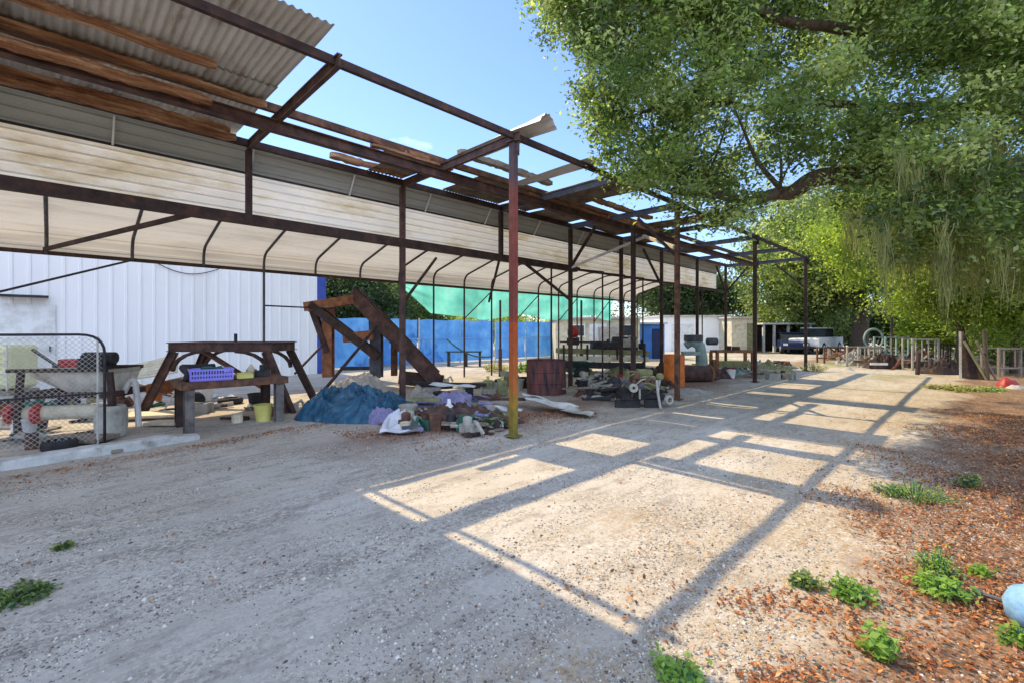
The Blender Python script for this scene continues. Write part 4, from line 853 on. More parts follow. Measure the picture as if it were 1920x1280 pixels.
for px in (1087, 1185):
    mb = MB(A); mb.lathe([(.12, -.1), (.24, -.1), (.27, -.05), (.27, .05), (.24, .1), (.12, .1), (.12, -.1)], fb(px, 698, -.35), 20, (0, -1, 0)); w_ = mb.build('wheel', M['black'], fl)
    mb = MB(A); mb.lathe([(0, .04), (.11, .02), (.12, -.02), (0, -.02)], fb(px, 698, -.42), 16, (0, -1, 0)); mb.build('rim', M['pale_green_paint'], w_)
c = A @ fb(1077, 622, .3); t = thing('red_machine', 'rounded red engine cover standing on the flatbed trailer', 'machine', (c.x, c.y, c.z-.4))
mb = MB(); mb.lathe([(0, -.20), (.14, -.19), (.19, -.1), (.19, .06), (.12, .17), (0, .2)], c, 18); mb.build('cover', M['red_paint'], t, smooth=True)
mb = MB(); mb.box(c-Vector((0, 0, .33)), (.30, .30, .24)); mb.build('base', M['dark_metal'], t)
for px, py, w_, d_, h_, m, lab in ((1180, 648, .5, .4, .28, 'grey_paint', 'grey cased machine at the right end of the flatbed'), (1140, 650, .4, .3, .2, 'dark_metal', 'low dark gearbox in the middle of the flatbed'), (1205, 652, .2, .2, .2, 'black', 'small black canister on the flatbed end')):
    c = A @ fb(px, py, 0); mb = MB(at((c.x, c.y, c.z), RZ)); mb.box((0, 0, h_/2-.05), (w_, d_, h_)); mb.tube([(0, 0, h_-.1), (0, 0, h_+.06)], .05, 8); tag(mb.build('machine', M[m], bevel=.02), lab, 'machine')
# pale green press
A = at(P(1312, 620, 15.2)-Vector((0, 0, H)), RZ); s2 = 15.2/FPX
def pr(px, py, y=0): return Vector(((px-1312)*s2, y, H+(HY-py)*s2))
t = thing('machine_press', 'pale green machine with a curved neck beside the rusty frame', 'machine', A.translation)
mb = MB(A); mb.tube([pr(1316, 700), pr(1316, 668), pr(1312, 648), pr(1298, 640), pr(1286, 648)], [.20, .17, .17, .16, .12], 12); mb.build('neck', M['pale_green_paint'], t, smooth=True)
mb = MB(A); mb.box(pr(1295, 662), (.5, .45, .12)); mb.box(pr(1312, 702), (.7, .5, .22)); mb.build('bed', M['pale_green_paint'], t, bevel=.02)
mb = MB(A); mb.box(pr(1300, 634), (.5, .4, .22)); mb.tube([pr(1325, 640), pr(1345, 640)], .12, 12); mb.build('motor', M['steel_grey'], t, bevel=.03)
# rusty frame table
q = G(1378, 703); A = at(q, RZ+.0); t = thing('rusty_frame', 'orange rusted steel table frame near the end of the shed', 'frame', q)
mb = MB(A)
for y in (0, .5): mb.bar((-.62, y, .80), (.62, y, .80), .08, .08)
for x in (-.62, .62): mb.bar((x, .05, .80), (x, .45, .80), .08, .08)
mb.build('top', M['rust_orange'], t)
for x in (-.6, .6):
    for y in (0, .5): mb = MB(A); mb.bar((x, y, -.02), (x, y, .76), .09, .09); mb.build('leg', M['rust_orange'], t)
mb = MB(A); mb.box((0, .25, .36), (1.1, .5, .2)); mb.build('shelf', M['olive_paint'], t)
mb = MB(A); mb.lathe([(0, 0), (.07, 0), (.07, .14), (0, .14)], (-.1, .2, .845), 12); mb.box((.15, .25, .90), (.22, .14, .12)); tag(mb.build('hand_tools', M['rust_dark']), 'dark tools left on top of the rusty frame', 'tools')
# small dolly stand and blue bench between
q = G(870, 686); A = at(q, RZ); t = thing('steel_bench', 'low dark steel bench in front of the blue fence', 'bench', q)
mb = MB(A); mb.box((0, 0, .62), (1.5, .5, .05)); mb.build('seat', M['dark_metal'], t)
for x in (-.65, .1, .68): mb = MB(A); mb.bar((x, 0, 0), (x, 0, .6), .08, .4); mb.build('leg', M['dark_metal'], t)
mb = MB(); mb.tube([P(838, 636, 17)+Vector((0, 0, -.9*t_*(1-t_)))+(P(920, 668, 17)-P(838, 636, 17))*t_ for t_ in np.linspace(0, 1, 14)], .03, 6)
tag(mb.build('hose', M['green_paint']), 'green hose sagging in front of the blue fence', 'hose')
# slim threaded jack stands
for px, lab in ((938, 'slim rusty jack stand behind the red post'), (1090, 'slim rusty jack stand in front of the flatbed')):
    q = G(px, 705); t = thing('jack_stand', lab, 'stand', q)
    mb = MB(); mb.tube([q, q+Vector((0, 0, 2.5))], .035, 8); mb.build('rod', M['rust_maroon'], t)
    mb = MB(); mb.tube([q, q+Vector((0, 0, .9))], .06, 10); mb.build('sleeve', M['rust'], t)

# ------------------------------------------------------------------ trailers and buildings far behind
def boxbuild(name, label, cat, px0, px1, pyt, d, depth, wallm, rz=0, hgt=None, roofm='galv', wins=(), doors=(), roof_t=.1):
    p0 = P(px0, HY, d); p1 = P(px1, HY, d); c = (p0+p1)/2; c.z = 0; W_ = (p1-p0).length; h = hgt or H+(HY-pyt)/FPX*d
    A = at(c, RZ+rz); t = thing(name, label, cat, c)
    mb = MB(A); mb.box((0, depth/2, h/2), (W_, depth, h)); wl = mb.build('wall', M[wallm], t)
    mb = MB(A); mb.box((0, depth/2, h+roof_t/2+.004), (W_+.25, depth+.3, roof_t)); mb.build('roof', M[roofm], t)
    for a, z0, w_, hh, m in wins:
        mb = MB(A); x = (a-.5)*W_
        for sx in (-1, 1): mb.box((x+sx*w_/2, -.03, z0+hh/2), (.07, .06, hh+.14))
        for sz in (0, 1): mb.box((x, -.03, z0+sz*hh), (w_-.08, .058, .07))
        f = mb.build('window', M['white_paint'], t); mb = MB(A); mb.box((x, -.012, z0+hh/2), (w_, .02, hh)); mb.build('pane', M['glass'], f)
    for a, w_, hh, m in doors:
        mb = MB(A); mb.box(((a-.5)*W_, -.02, hh/2), (w_, .05, hh)); dd = mb.build('door', M[m], t, bevel=.004)
        mb = MB(A); mb.box(((a-.5)*W_+w_*.38, -.06, hh*.48), (.05, .06, .14)); mb.build('handle', M['dark_metal'], dd)
    return t
boxbuild('site_trailer', 'cream site trailer behind the flatbed, with a grey air conditioner', 'trailer', 1042, 1200, 598, 24, 3, 'cream_paint', wins=((.25, 1.2, .8, .6, 0), (.85, 1.2, .7, .6, 0)), doors=((.5, .9, 1.85, 'white_paint'),))
mb = MB(at(P(1142, HY, 23.7)-Vector((0, 0, H)), RZ)); mb.box((0, 0, 1.15), (1.0, .5, 1.1)); mb.lathe([(.36, 0), (.38, .02), (.36, .04)], (0, -.27, 1.15), 20, (0, -1, 0)); tag(mb.build('air_conditioner', M['grey_paint'], bevel=.02), 'grey air conditioner box in front of the cream trailer', 'air conditioner')
boxbuild('storage_container', 'blue tarpaulin covered container between the cream trailer and white building', 'container', 1198, 1246, 608, 25, 3, 'blue_fence', rz=0, doors=((.7, .5, 1.6, 'blue_paint'),))
boxbuild('white_warehouse', 'low white warehouse beyond the far end of the shed', 'building', 1240, 1372, 594, 34, 8, 'white_wall', rz=.0, doors=((.3, 1.6, 2.0, 'white_paint'),))
boxbuild('tan_shed', 'tan walled shed at the right end of the white warehouse', 'building', 1372, 1418, 597, 32, 4, 'cream_paint', doors=((.8, .6, 2.0, 'olive_paint'),))
# porch shed, car, white truck
A = at(P(1466, 620, 33.5)-Vector((0, 0, H)), RZ); t = thing('porch_cabin', 'small white cabin with an open dark porch at the far end of the drive', 'cabin', A.translation)
mb = MB(A); mb.box((0, 2, .95), (3.3, 2.6, 1.9)); mb.build('wall', M['rust_maroon'], t)
mb = MB(A); mb.box((0, 1.2, 1.99), (3.7, 4.2, .12)); mb.build('roof', M['white_paint'], t)
for x in (-1.65, -.9, .1, 1.65): mb = MB(A); mb.box((x, -.6, .96), (.14, .14, 1.92)); mb.build('porch_post', M['white_paint'], t)
mb = MB(A); mb.box((-.4, .66, .9), (.7, .05, 1.7)); mb.build('door', M['black'], t)
mb = MB(A); mb.box((-1.2, .66, 1.0), (.4, .05, 1.2)); mb.build('window', M['glass'], t)
def vehicle(name, label, cat, c, rz, body, Lb, Wb, prof, cab, wr, glass=True):
    A = at(c, rz); t = thing(name, label, cat, c)
    def ext(pr_, w_, m, nm, par, bevel=.05, yo=0):
        mb = MB(A); n = len(pr_); vs = [Vector((x, y, z)) for y in (-w_/2, w_/2) for x, z in pr_]
        mb.add(vs, [tuple(range(n)), tuple(range(2*n-1, n-1, -1))]+[(i, n+i, n+(i+1) % n, (i+1) % n) for i in range(n)]); return mb.build(nm, M[m], par, bevel=bevel)
    b = ext(prof, Wb, body, 'body', t); g_ = ext(cab, Wb*.86, 'glass', 'windows', t, .03)
    top = max(z for x, z in cab); xs_ = [x for x, z in cab if z > top-.05]
    mb = MB(A); mb.box(((min(xs_)+max(xs_))/2, 0, top+.015), (max(xs_)-min(xs_)+.12, Wb*.88, .05)); mb.build('roof', M[body], t, bevel=.02)
    for x in (-Lb*.32, Lb*.32):
        for y in (-1, 1):
            mb = MB(A); mb.lathe([(0, -.1), (wr*.6, -.1), (wr, -.09), (wr, .09), (wr*.6, .1), (0, .1)], (x, y*(Wb/2-.08), wr), 18, (0, 1, 0)); w_ = mb.build('wheel', M['black'], t)
            mb = MB(A); mb.lathe([(0, 0), (wr*.6, 0), (wr*.55, .02), (0, .02)], (x, y*(Wb/2+.02), wr), 14, (0, y, 0)); mb.build('rim', M['galv'], w_)
    for y in (-1, 1):
        mb = MB(A); mb.box((Lb/2+.005, y*Wb*.36, .62), (.04, .26, .14)); mb.build('headlight', M['white_paint'], t)
    mb = MB(A); mb.box((Lb/2+.012, 0, .42), (.05, Wb*.9, .14)); mb.build('bumper', M['dark_metal'], t)
fz = math.atan2(-FWD.y, -FWD.x)
c = P(1484, 620, 31.5)-Vector((0, 0, H)); fz = math.atan2(-c.y, -c.x)
vehicle('parked_car', 'small dark blue car parked facing the drive before the cabin', 'car', c, fz+.12, 'blue_paint', 3.8, 1.55, [(-1.9, .3), (1.9, .3), (1.9, .72), (.8, .86), (-1.85, .9)], [(-1.6, .85), (.85, .85), (.25, 1.3), (-1.2, 1.34)], .3)
c = P(1531, 620, 31.5)-Vector((0, 0, H))
vehicle('white_truck', 'white pickup truck parked beside the blue car', 'truck', c, fz-.35, 'white_paint', 4.6, 1.8, [(-2.3, .4), (2.3, .4), (2.3, .98), (.9, 1.08), (-2.3, 1.08)], [(-.8, 1.05), (1.0, 1.05), (.55, 1.62), (-.7, 1.65)], .37)
# scrap yard right
def rack(px, py, w_, h_, m, lab, rails=5, rz=0, dep=.5):
    q = G(px, py); A = at(q, RZ+rz); t = thing('metal_rack', lab, 'rack', q)
    for y in (0, dep):
        for x in (-w_/2, w_/2): mb = MB(A); mb.bar((x, y, -.02), (x, y, h_), .06, .06); mb.build('upright', M[m], t)
    mb = MB(A)
    for y in (0, dep):
        for z in (h_*.3, h_-.03): mb.bar((-w_/2+.03, y, z), (w_/2-.03, y, z), .05, .05)
    for i in range(rails): x = -w_/2+w_*(i+.5)/rails; mb.bar((x, 0, h_*.3), (x, 0, h_), .03, .03)
    mb.build('rail', M[m], t); return t
rack(1572, 681, 1.3, .75, 'rust', 'rusty barred metal rack at the left of the scrap yard', 6)
rack(1630, 688, 1.1, .85, 'grey_paint', 'pale barred metal rack before the far oak trunk', 5, .2)
rack(1682, 688, .95, 1.25, 'pale_green_paint', 'tall pale green pipe rack in the scrap yard', 2, .0, .6)
rack(1735, 694, .9, 1.2, 'grey_paint', 'tall grey barred rack right of the tall pale green rack', 4, -.1)
rack(1782, 694, .9, 1.0, 'rust_dark', 'dark low rack beside the leaning steel plate', 3, .1)
rack(1893, 706, .8, .95, 'old_wood', 'weathered wooden trestle at the right edge', 2, .1)
for i, (px, py, m, lab) in enumerate(((1600, 684, 'concrete', 'pale heap of scrap iron left of the oak trunk'), (1655, 690, 'rust_dark', 'dark heap of scrap iron beneath the tall pale green rack'), (1715, 688, 'rust_maroon', 'maroon heap of scrap iron behind the tall grey rack'), (1560, 674, 'old_wood', 'weathered brown heap at the far left of the yard'), (1765, 700, 'rust_dark', 'flat dark heap of bars before the low rack'))):
    tag(heap(G(px, py), .75, .5, .6, 60+i*2.9, .45, RZ, 40).build('scrap_heap', M[m]), lab, 'scrap heap')
mb = MB(); q = P(1638, 635, 20.5); mb.tube([q+(RGT*math.cos(t_)+UP*math.sin(t_))*.42 for t_ in np.linspace(0, 6.28, 28)], .05, 6); tag(mb.build('steel_hoop', M['pale_green_paint']), 'pale steel hoop resting on the scrap racks', 'hoop')
for k in range(40):
    c = G(random.uniform(1552, 1800), random.uniform(684, 694)); mb = MB(); a = Vector((random.uniform(-1, 1), random.uniform(-1, 1), random.uniform(-.1, .8))).normalized()*random.uniform(.3, .8)
    z = Vector((0, 0, random.uniform(.1, .6))); mb.bar(c+z-a*.5, c+z+a*.5, random.uniform(.02, .06), random.uniform(.03, .12))
    tag(mb.build('scrap_bar', M[random.choice(['rust', 'rust_dark', 'grey_paint', 'rust_orange', 'old_wood', 'white_paint'])]), 'crooked scrap metal bar poking from the yard heaps', 'scrap bar', 'scrap bars in the yard heaps')
# leaning plate
q = G(1822, 712); a = P(1803, 708, 14.6); b = P(1850, 714, 14.2); cc_ = P(1806, 622, 14.9)
mb = MB(); n = FWD*.03
mb.add([a, b, cc_, P(1800, 626, 15), a+n, b+n, cc_+n, P(1800, 626, 15)+n], [(0, 1, 2, 3), (7, 6, 5, 4), (0, 4, 5, 1), (1, 5, 6, 2), (2, 6, 7, 3), (3, 7, 4, 0)])
lp = thing('steel_plate', 'tall dark triangular steel plate leaning in the yard', 'steel plate', q); mb.build('plate', M['rust_dark'], lp)
mb = MB(); mb.bar(b+Vector((0, 0, .0))-n, P(1806, 640, 14.7)-n, .07, .05); mb.build('edge_bar', M['olive_paint'], lp)
mb = MB(); mb.bar(P(1801, 712, 14.5), P(1800, 622, 14.9), .06, .06); mb.build('edge_bar', M['grey_paint'], lp)
pole(G(1852, 712), P(1845, 620, 14.3), .05, 'bark', 'rough dark timber post right of the leaning plate', 'wooden_post', 'post')
pole(G(1868, 712), P(1830, 640, 14.3), .03, 'old_wood', 'pale thin pole leaning against the timber post', 'wooden_post', 'post')
q = G(1890, 724); tag(heap(q, .28, .22, .26, 33, .06, RZ, 40).build('red_bag', M['red_paint'], smooth=True), 'red bag lying on the ground at the right', 'bag')
q = G(1905, 728); tag(heap(q, .2, .2, .12, 35, .05, RZ, 30).build('stone', M['stone'], smooth=True), 'grey stone beside the red bag', 'stone')
mb = MB(at(G(1720, 702), RZ)); mb.bar((0, 0, 0), (.05, 0, .75), .09, .09); tag(mb.build('stump_post', M['rust_dark']), 'short dark post at the head of the drive', 'post')
# blue tub, lower right
q = G(1962, 1180); t = thing('plastic_tub', 'pale blue plastic tub cut by the right edge of the drive', 'tub', q)
mb = MB(); mb.lathe([(0, 0), (.10, 0), (.145, .03), (.155, .10), (.13, .16), (.06, .20), (0, .21)], q, 48); mb.build('body', M['sky_blue_plastic'], t, smooth=True)
a = G(1832, 1122); mb = MB(); mb.tube([a+Vector((0, 0, .04)), q.lerp(a, .4)+Vector((0, 0, .06)), q+Vector((0, 0, .09))], .012, 8); mb.box(a+Vector((0, 0, .04)), (.05, .04, .03)); mb.build('handle', M['steel_grey'], t)

# ------------------------------------------------------------------ near oak overhanging the drive
poly = [(1000,-30),(1012,66),(1060,90),(1096,128),(1080,190),(1098,235),(1078,250),(1092,300),(1130,325),(1165,335),(1200,375),(1250,395),(1330,425),(1395,410),(1410,385),(1470,392),(1520,372),(1585,400),(1650,470),(1740,485),(1800,520),(1870,560),(1960,600),(2350,600),(2600,150),(2600,-620),(1150,-620),(1030,-250)]
def inside(x, y):
    c = False; j = len(poly)-1
    for i in range(len(poly)):
        xi, yi = poly[i]; xj, yj = poly[j]
        if (yi > y) != (yj > y) and x < (xj-xi)*(y-yi)/(yj-yi)+xi: c = not c
        j = i
    return c
oak = thing('oak_tree', 'great live oak hung with moss, its limbs reaching over the drive from the right', 'tree', (12.2, -3.2, 0))
rg = np.random.default_rng(5); cl = []; tries = 0
while len(cl) < 2900 and tries < 400000:
    tries += 1; px = rg.uniform(980, 2600); py = rg.uniform(-620, 610)
    if not inside(px, py): continue
    d = rg.uniform(6.6, 9.0) if px < 1350 else rg.uniform(6.2, 9.8)
    if px > 1480 and 100 < py < 480 and rg.uniform() < .35: d = rg.uniform(9.8, 13.5)
    if 1230 < px < 1620 and py > 60 and rg.uniform() < .33: d = rg.uniform(9, 13.5)
    p = P(px, py, d)
    if p.z < 2.2 or p.z > 13: continue
    if (py < -60 or px > 2000) and rg.uniform() < .6: continue
    ys = p.y-.82*p.z
    if ys > .75+.5*noise.noise(Vector((p.x*.8, 0, 3))): continue
    if p.y > 4.35 and p.z < 4.75: continue
    if noise.noise(Vector((px*.0085, py*.0085, d*.35))) < -.30 and rg.uniform() < .85: continue
    if 1395 < px < 1560 and 285 < py < 362 and rg.uniform() < .85: continue
    sx_, sy_ = p.x+.0234*p.z, p.y-.82*p.z; ds = sx_*CX+sy_*CY
    if ds > .6 and abs((sx_*CY-sy_*CX)/ds) < 1.16 and HY+H/ds*FPX > 905+45*noise.noise(Vector((px*.01, py*.01, 2))): continue
    if noise.noise(Vector((p.x*.75, p.y*.75, p.z*.75+9))) < -.12 and rg.uniform() < .8: continue
    cl.append(p)
cl = np.array([tuple(p) for p in cl])
V, F, T = clumps(cl, .31, 125, .084, rg, flat=.8, droop=.25, aspect=.5)
npmesh('crown', V, F, M['leaf'], T, oak)
mb = MB(); tb_ = Vector((12.2, -3.2, -.1)); fork = Vector((11.8, -2.6, 3.0))
limb(mb, [tb_, Vector((12.1, -3, 1.4)), fork], .62, .45, 14, 6, .1)
LP = []
def lm(pts, r0, r1, sd): LP.extend(limb(mb, [fork]+pts, r0, r1, 9, 6, .16, sd)[4:])
lm([P(2050, 330, 8.2), P(1750, 322, 8.0), P(1570, 330, 7.9), P(1490, 358, 7.8), P(1400, 376, 7.7), P(1290, 366, 7.8), P(1200, 340, 7.9)], .26, .02, 1)
lm([P(2150, 180, 8.2), P(1800, 90, 7.8), P(1500, 40, 7.4), P(1300, 10, 7.2), P(1120, 30, 7.2)], .17, .02, 2)
lm([P(2100, 250, 9), P(1800, 200, 9), P(1450, 200, 8.6), P(1250, 200, 8.2), P(1130, 230, 8)], .13, .015, 3)
lm([P(2200, 0, 9), P(1900, -250, 9), P(1500, -320, 8.5)], .26, .04, 4)
lm([P(2050, 300, 7.2), P(1860, 320, 7), P(1760, 400, 7.3)], .16, .03, 5)
limb(mb, [P(1470, 362, 7.8), P(1430, 310, 7.9), P(1400, 262, 8.0), P(1370, 180, 8)], .05, .015, 6, 5, .05, 7)
limb(mb, [P(1465, 364, 7.8), P(1465, 300, 7.7), P(1450, 220, 7.6)], .03, .01, 6, 5, .05, 8)
limb(mb, [P(1760, 322, 8), P(1745, 270, 7.9), P(1700, 160, 7.8)], .07, .015, 6, 5, .05, 9)
for k in range(150):
    q = Vector(cl[rg.integers(len(cl))]); a = min(LP, key=lambda p: (p-q).length); ln = (a-q).length
    if ln > 3.2: continue
    limb(mb, [a, a.lerp(q, .5)+Vector((rg.normal()*.08*ln, rg.normal()*.08*ln, .10*ln)), q], .012+.010*ln, .005, 5, 4, .05, k)
mb.build('trunk', M['bark'], oak, smooth=True)
# moss
mv, mf, mt = [], [], []
for k in range(430):
    px = 1590+480*rg.uniform()**.8; py = rg.uniform(260, 490)
    if (px < 1680 and py < 380) or noise.noise(Vector((px*.016, py*.01, 5))) < -.08: continue
    c = P(px, py, rg.uniform(6.2, 9.5)); ln = rg.uniform(.25, 1.2); ct = rg.uniform(0, 1)
    if c.y-.82*c.z > .6: continue
    for j in range(26):
        o_ = np.array(c)+np.array([rg.normal()*.05, rg.normal()*.05, rg.normal()*.05]); l2 = ln*rg.uniform(.35, 1); w_ = rg.uniform(.004, .010); th = rg.uniform(0, 3.14)
        dx = np.array([math.cos(th), math.sin(th), 0])*w_; prev = len(mv); ns = 5; ph = rg.uniform(0, 6)
        for i in range(ns+1):
            t_ = i/ns; cc = o_+np.array([.035*math.sin(ph+t_*5), .035*math.cos(ph*1.3+t_*4), -l2*t_]); ww = dx*(1-.8*t_); mv += [cc-ww, cc+ww]
        for i in range(ns): b_ = prev+2*i; mf.append((b_, b_+1, b_+3, b_+2)); mt.append(min(1, .5*ct+.5*rg.uniform(0, 1)))
npmesh('hanging_moss', mv, mf, M['moss'], mt, oak)

# ------------------------------------------------------------------ trees beyond
def tpx(px, d): q = P(px, HY, d); return (q.x, q.y, 0)
make_tree('oak_tree', 'broad sunlit oak with a forked trunk at the far end of the drive', tpx(1612, 30), 11.5, 5.4, .17, M['leaf'], 520, 75, 1.25, tr=.55, zs=.72, seed=3, cz=6.6, gap=.25)
make_tree('weeping_tree', 'bright yellow green tree with drooping foliage before the far oak', tpx(1672, 21), 8.6, 2.9, .11, M['leaf_bright'], 360, 75, .8, tr=.06, zs=.75, seed=4, cz=6.0, gap=.2, droop=1.2)
make_tree('weeping_tree', 'tall pale green tree just right of the shed end', tpx(1500, 34), 12.5, 4.2, .17, M['leaf'], 420, 70, 1.1, tr=.3, zs=1.25, seed=6, cz=6.2, gap=.2, droop=.6)
make_tree('weeping_tree', 'yellow green drooping tree over the leaning plate', tpx(1800, 17.5), 6.5, 2.4, .09, M['leaf_bright'], 330, 75, .7, tr=.14, zs=.8, seed=8, cz=3.9, gap=.1, droop=1.0)
make_tree('weeping_tree', 'dense leafy tree at the right edge behind the wooden trestle', tpx(1905, 16.5), 7, 2.3, .09, M['leaf_bright'], 360, 75, .7, tr=.16, zs=1.05, seed=9, cz=3.5, gap=.1, droop=.8)
make_tree('shrub', 'dark green rounded shrub right of the far oak trunk', tpx(1690, 33), 3.2, 2.4, .15, M['leaf_dark'], 200, 70, .9, tr=.08, zs=.65, seed=10, cz=1.9, cat='shrub')
make_tree('shrub', 'dark shrub left of the far oak trunk behind the truck', tpx(1575, 41), 3.6, 3, .16, M['leaf_dark'], 200, 70, 1, tr=.08, zs=.6, seed=12, cz=2.0, cat='shrub')
make_tree('shrub', 'sunlit shrub behind the low dark rack', tpx(1755, 24), 2.8, 1.5, .12, M['leaf_bright'], 140, 60, .7, tr=.06, zs=.8, seed=13, cz=1.6, cat='shrub')
make_tree('shrub', 'green shrub at the right edge behind the red bag', tpx(1900, 21), 2.6, 2.0, .11, M['leaf'], 180, 60, .7, tr=.06, zs=.8, seed=14, cz=1.4, cat='shrub')
make_tree('dark_tree', 'dark broad tree above the white warehouse', tpx(1270, 44), 7.6, 4.2, .2, M['leaf_dark'], 330, 70, 1.1, tr=.3, zs=.55, seed=15, cz=5.1, gap=.15)
make_tree('dark_tree', 'second dark tree right of the warehouse tree', tpx(1345, 46), 6.8, 3.0, .2, M['leaf_dark'], 220, 70, 1.0, tr=.25, zs=.5, seed=16, cz=4.7, gap=.1)
make_tree('dark_tree', 'dark tree behind the left part of the blue fence', tpx(655, 24), 5.8, 2.9, .14, M['leaf_dark'], 260, 70, .85, tr=.22, zs=.75, seed=17, cz=3.4, gap=.2)
make_tree('dark_tree', 'grey green tree behind the blue fence near the teal cloth', tpx(750, 29), 6, 2.8, .15, M['leaf'], 220, 70, .9, tr=.22, zs=.75, seed=18, cz=3.0, gap=.2)
make_tree('slim_tree', 'slim young tree standing beyond the tan shed', tpx(1398, 42), 5.2, .8, .17, M['leaf_dark'], 40, 45, .7, tr=.07, zs=2.4, seed=19, cz=3.2)
make_tree('slim_tree', 'small rounded tree between the tan shed and cabin', tpx(1432, 46), 4.4, 1.3, .18, M['leaf'], 70, 50, .8, tr=.08, zs=1.1, seed=20, cz=2.6)
make_tree('hedge', 'low sunlit hedge along the top of the blue fence', tpx(880, 32), 3.0, 5.5, .13, M['leaf_bright'], 260, 50, .6, tr=.05, zs=.2, seed=22, cz=1.75, cat='hedge')
rg2 = np.random.default_rng(77); pts = []
for px in np.arange(560, 2300, 7): q = P(px, HY, rg2.uniform(60, 85)); pts += [(q.x, q.y, rg2.uniform(.4, 1)*rg2.uniform(1.5, 6.0)) for _ in range(3)]
V, F, T = clumps(np.array(pts), 3.2, 60, .38, rg2); o = npmesh('far_wood', V, F, M['leaf_dark'], T); tag(o, 'distant line of dark green trees along the horizon', 'wood', kind='stuff')

# ------------------------------------------------------------------ weeds, leaf litter, gravel
def weed(px, py, r, h, n, lab, size=.035, mat='leaf_weed', name='weed', flat=False):
    r *= 1.25; h *= 1.15; n = int(n*1.3); q = G(px, py); t = thing(name, lab, 'weed', q); rg = np.random.default_rng(int(px*7+py)); mb = MB(); C = []
    for k in range(n):
        a = rg.uniform(0, 6.28); rr = r*rg.uniform(0, 1)**.6; hh = h*rg.uniform(.4, 1)*(1-.5*rr/r)
        e = q+Vector((math.cos(a)*rr, math.sin(a)*rr, hh)); b = q+Vector((math.cos(a)*rr*.5, math.sin(a)*rr*.5, 0)); mb.tube([b, b.lerp(e, .5)+Vector((0, 0, .02)), e], .0025, 4, False)
        for j in range(9): C.append(np.array(b.lerp(e, rg.uniform(.25, 1.05)))+rg.normal(size=3)*.018)
    mb.build('stem', M['leaf_weed'] if False else M['green_paint'], t)
    size *= rg.uniform(.65, 1.25); V, F = leafgeo(np.array(C), size, up=1.2, aspect=.55, rng=rg); npmesh('foliage', V, F, M[mat if (int(px) % 3 or mat != 'leaf_weed') else 'leaf'], np.clip(rg.uniform(0, .9)*.5+rg.uniform(0, 1, len(F))*.6, 0, 1), t)
for a in ((1715, 935, .26, .16, 60, 'wide bright green weed patch beside the tree shadow'), (1668, 925, .12, .10, 22, 'small weed clump left of the wide weed patch'), (1815, 912, .09, .16, 18, 'upright leafy weed right of the wide weed patch'), (1757, 1075, .10, .17, 36, 'tall bright green weed in the leaf litter'),
          (1765, 1115, .11, .12, 34, 'dense green weed touching the tub handle'), (1512, 1098, .07, .06, 20, 'flat dull weed at the edge of the gravel'), (1592, 1118, .10, .09, 34, 'dark spreading weed on the edge of the leaf litter'), (1652, 1225, .055, .12, 22, 'pointed weed at the bottom right'),
          (1840, 1078, .05, .06, 12, 'tiny yellowish weed near the right edge'), (42, 1122, .12, .05, 50, 'low green weed on the gravel at the left edge'), (1268, 1268, .09, .04, 30, 'flat mossy weed at the bottom of the drive'), (918, 800, .26, .22, 80, 'bright green weed clump at the foot of the red post'),
          (1910, 1205, .06, .07, 16, 'small weed beside the blue tub'), (120, 1030, .05, .03, 14, 'thin green sprig on the pale gravel at left')):
    weed(*a)
for px, lab in ((1790, 'tuft of yellow grass beside the drive head'), (1830, 'tuft of green grass before the leaning plate'), (1525, 'grass tuft at the foot of the last shed post'), (930, 'tall yellow weeds before the blue fence'), (985, 'yellow weeds behind the red post')):
    weed(px, 730 if px > 1700 else 696, .5 if px != 1525 else .4, .10 if px > 1700 else .4, 45, lab, .09, 'grass_dry' if px not in (1830, 985) else 'leaf_weed', 'grass_tuft')
rg3 = np.random.default_rng(31)
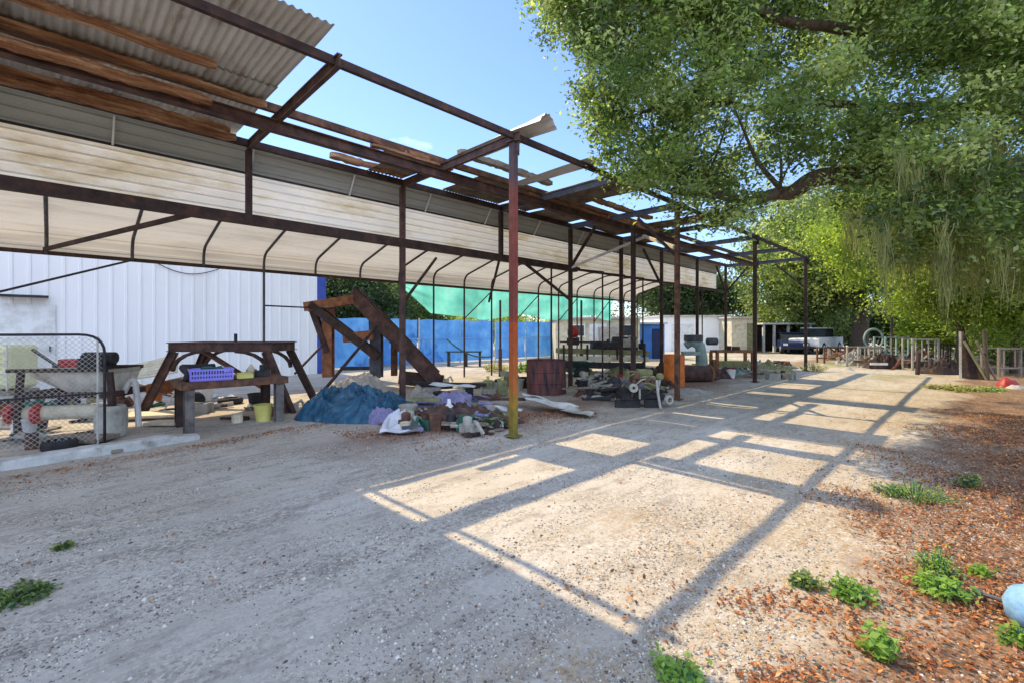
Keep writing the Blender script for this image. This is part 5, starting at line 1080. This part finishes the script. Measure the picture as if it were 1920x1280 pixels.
# leaf litter (uncountable)
C = []
while len(C) < 60000:
    x = 2.1+10*rg3.uniform()**1.9; y = rg3.uniform(-2.5, 1.8)
    nn = noise.noise(Vector((x*.9, y*.9, 2)))+.5*noise.noise(Vector((x*2.6, y*2.6, 9)))
    edge = .85-y*1.25+1.5*nn-max(0, (2.75-x)*1.2)
    if rg3.uniform() > min(1, max(.012, edge*.9)): continue
    C.append((x, y, gz(x, y)+.006+.012*rg3.uniform()))
for k in range(3500):
    x = rg3.uniform(3.2, 13); y = 5.0+rg3.normal()*.5; C.append((x, y, gz(x, y)+.008))
for k in range(260):
    x = rg3.uniform(-.5, 8); y = rg3.uniform(.5, 7.2); C.append((x, y, gz(x, y)+.008))
for k in range(1300):
    x = rg3.uniform(-1.2, 3.2); y = 7.02+.15*(x+.5)+abs(rg3.normal())*-.22; C.append((x, y, gz(x, y)+.008))
for k in range(3800):
    x = rg3.uniform(2.9, 7.2); y = 6.3-.28*(x-2.9)+rg3.normal()*.28; C.append((x, y, gz(x, y)+.008))
C = np.array(C); V, F = leafgeo(C, .030, up=2.0, aspect=.5, rng=rg3); V[:, 2] = np.maximum(V[:, 2], .002)
o = npmesh('leaf_litter', V, F, M['leaf_dry'], rg3.uniform(0, 1, len(F))); tag(o, 'fallen orange brown leaves scattered over the drive edge', 'leaf litter', kind='stuff')
# gravel pebbles (uncountable)
C = []
while len(C) < 42000:
    d = 1.75+4.4*rg3.uniform()**1.25; u = rg3.uniform(-1.15, 1.15); x = d*(CX+u*CY); y = d*(CY-u*CX)
    nn = noise.noise(Vector((x*.45, y*1.5, 6)))+.6*noise.noise(Vector((x*1.5, y*4.1, 1)))
    if rg3.uniform() > max(.03, .27+nn*1.2+(.35 if y < 1.9 else 0)): continue
    C.append((x, y, gz(x, y)))
C = np.array(C); n = len(C); s = np.clip(rg3.lognormal(math.log(.0052), .40, n), .003, .02)
base = np.array([(1,0,0),(0,1,0),(-1,0,0),(0,-1,0),(0,0,.75),(0,0,-.6)]); fc = np.array([(0,1,4),(1,2,4),(2,3,4),(3,0,4),(1,0,5),(2,1,5),(3,2,5),(0,3,5)])
th = rg3.uniform(0, 6.28, n); ct, st = np.cos(th), np.sin(th); jit = 1+.35*rg3.normal(size=(n, 6, 3))*.7; B = base[None]*jit
B = np.stack([B[..., 0]*ct[:, None]-B[..., 1]*st[:, None], B[..., 0]*st[:, None]+B[..., 1]*ct[:, None], B[..., 2]], -1)
V = (B*s[:, None, None]+C[:, None, :]).reshape(-1, 3); F = (fc[None]+6*np.arange(n)[:, None, None]).reshape(-1, 3)
o = npmesh('gravel', V, F, M['pebble'], np.repeat(rg3.uniform(0, 1, n), 8)); tag(o, 'small pale gravel scattered over the drive', 'gravel', kind='stuff')
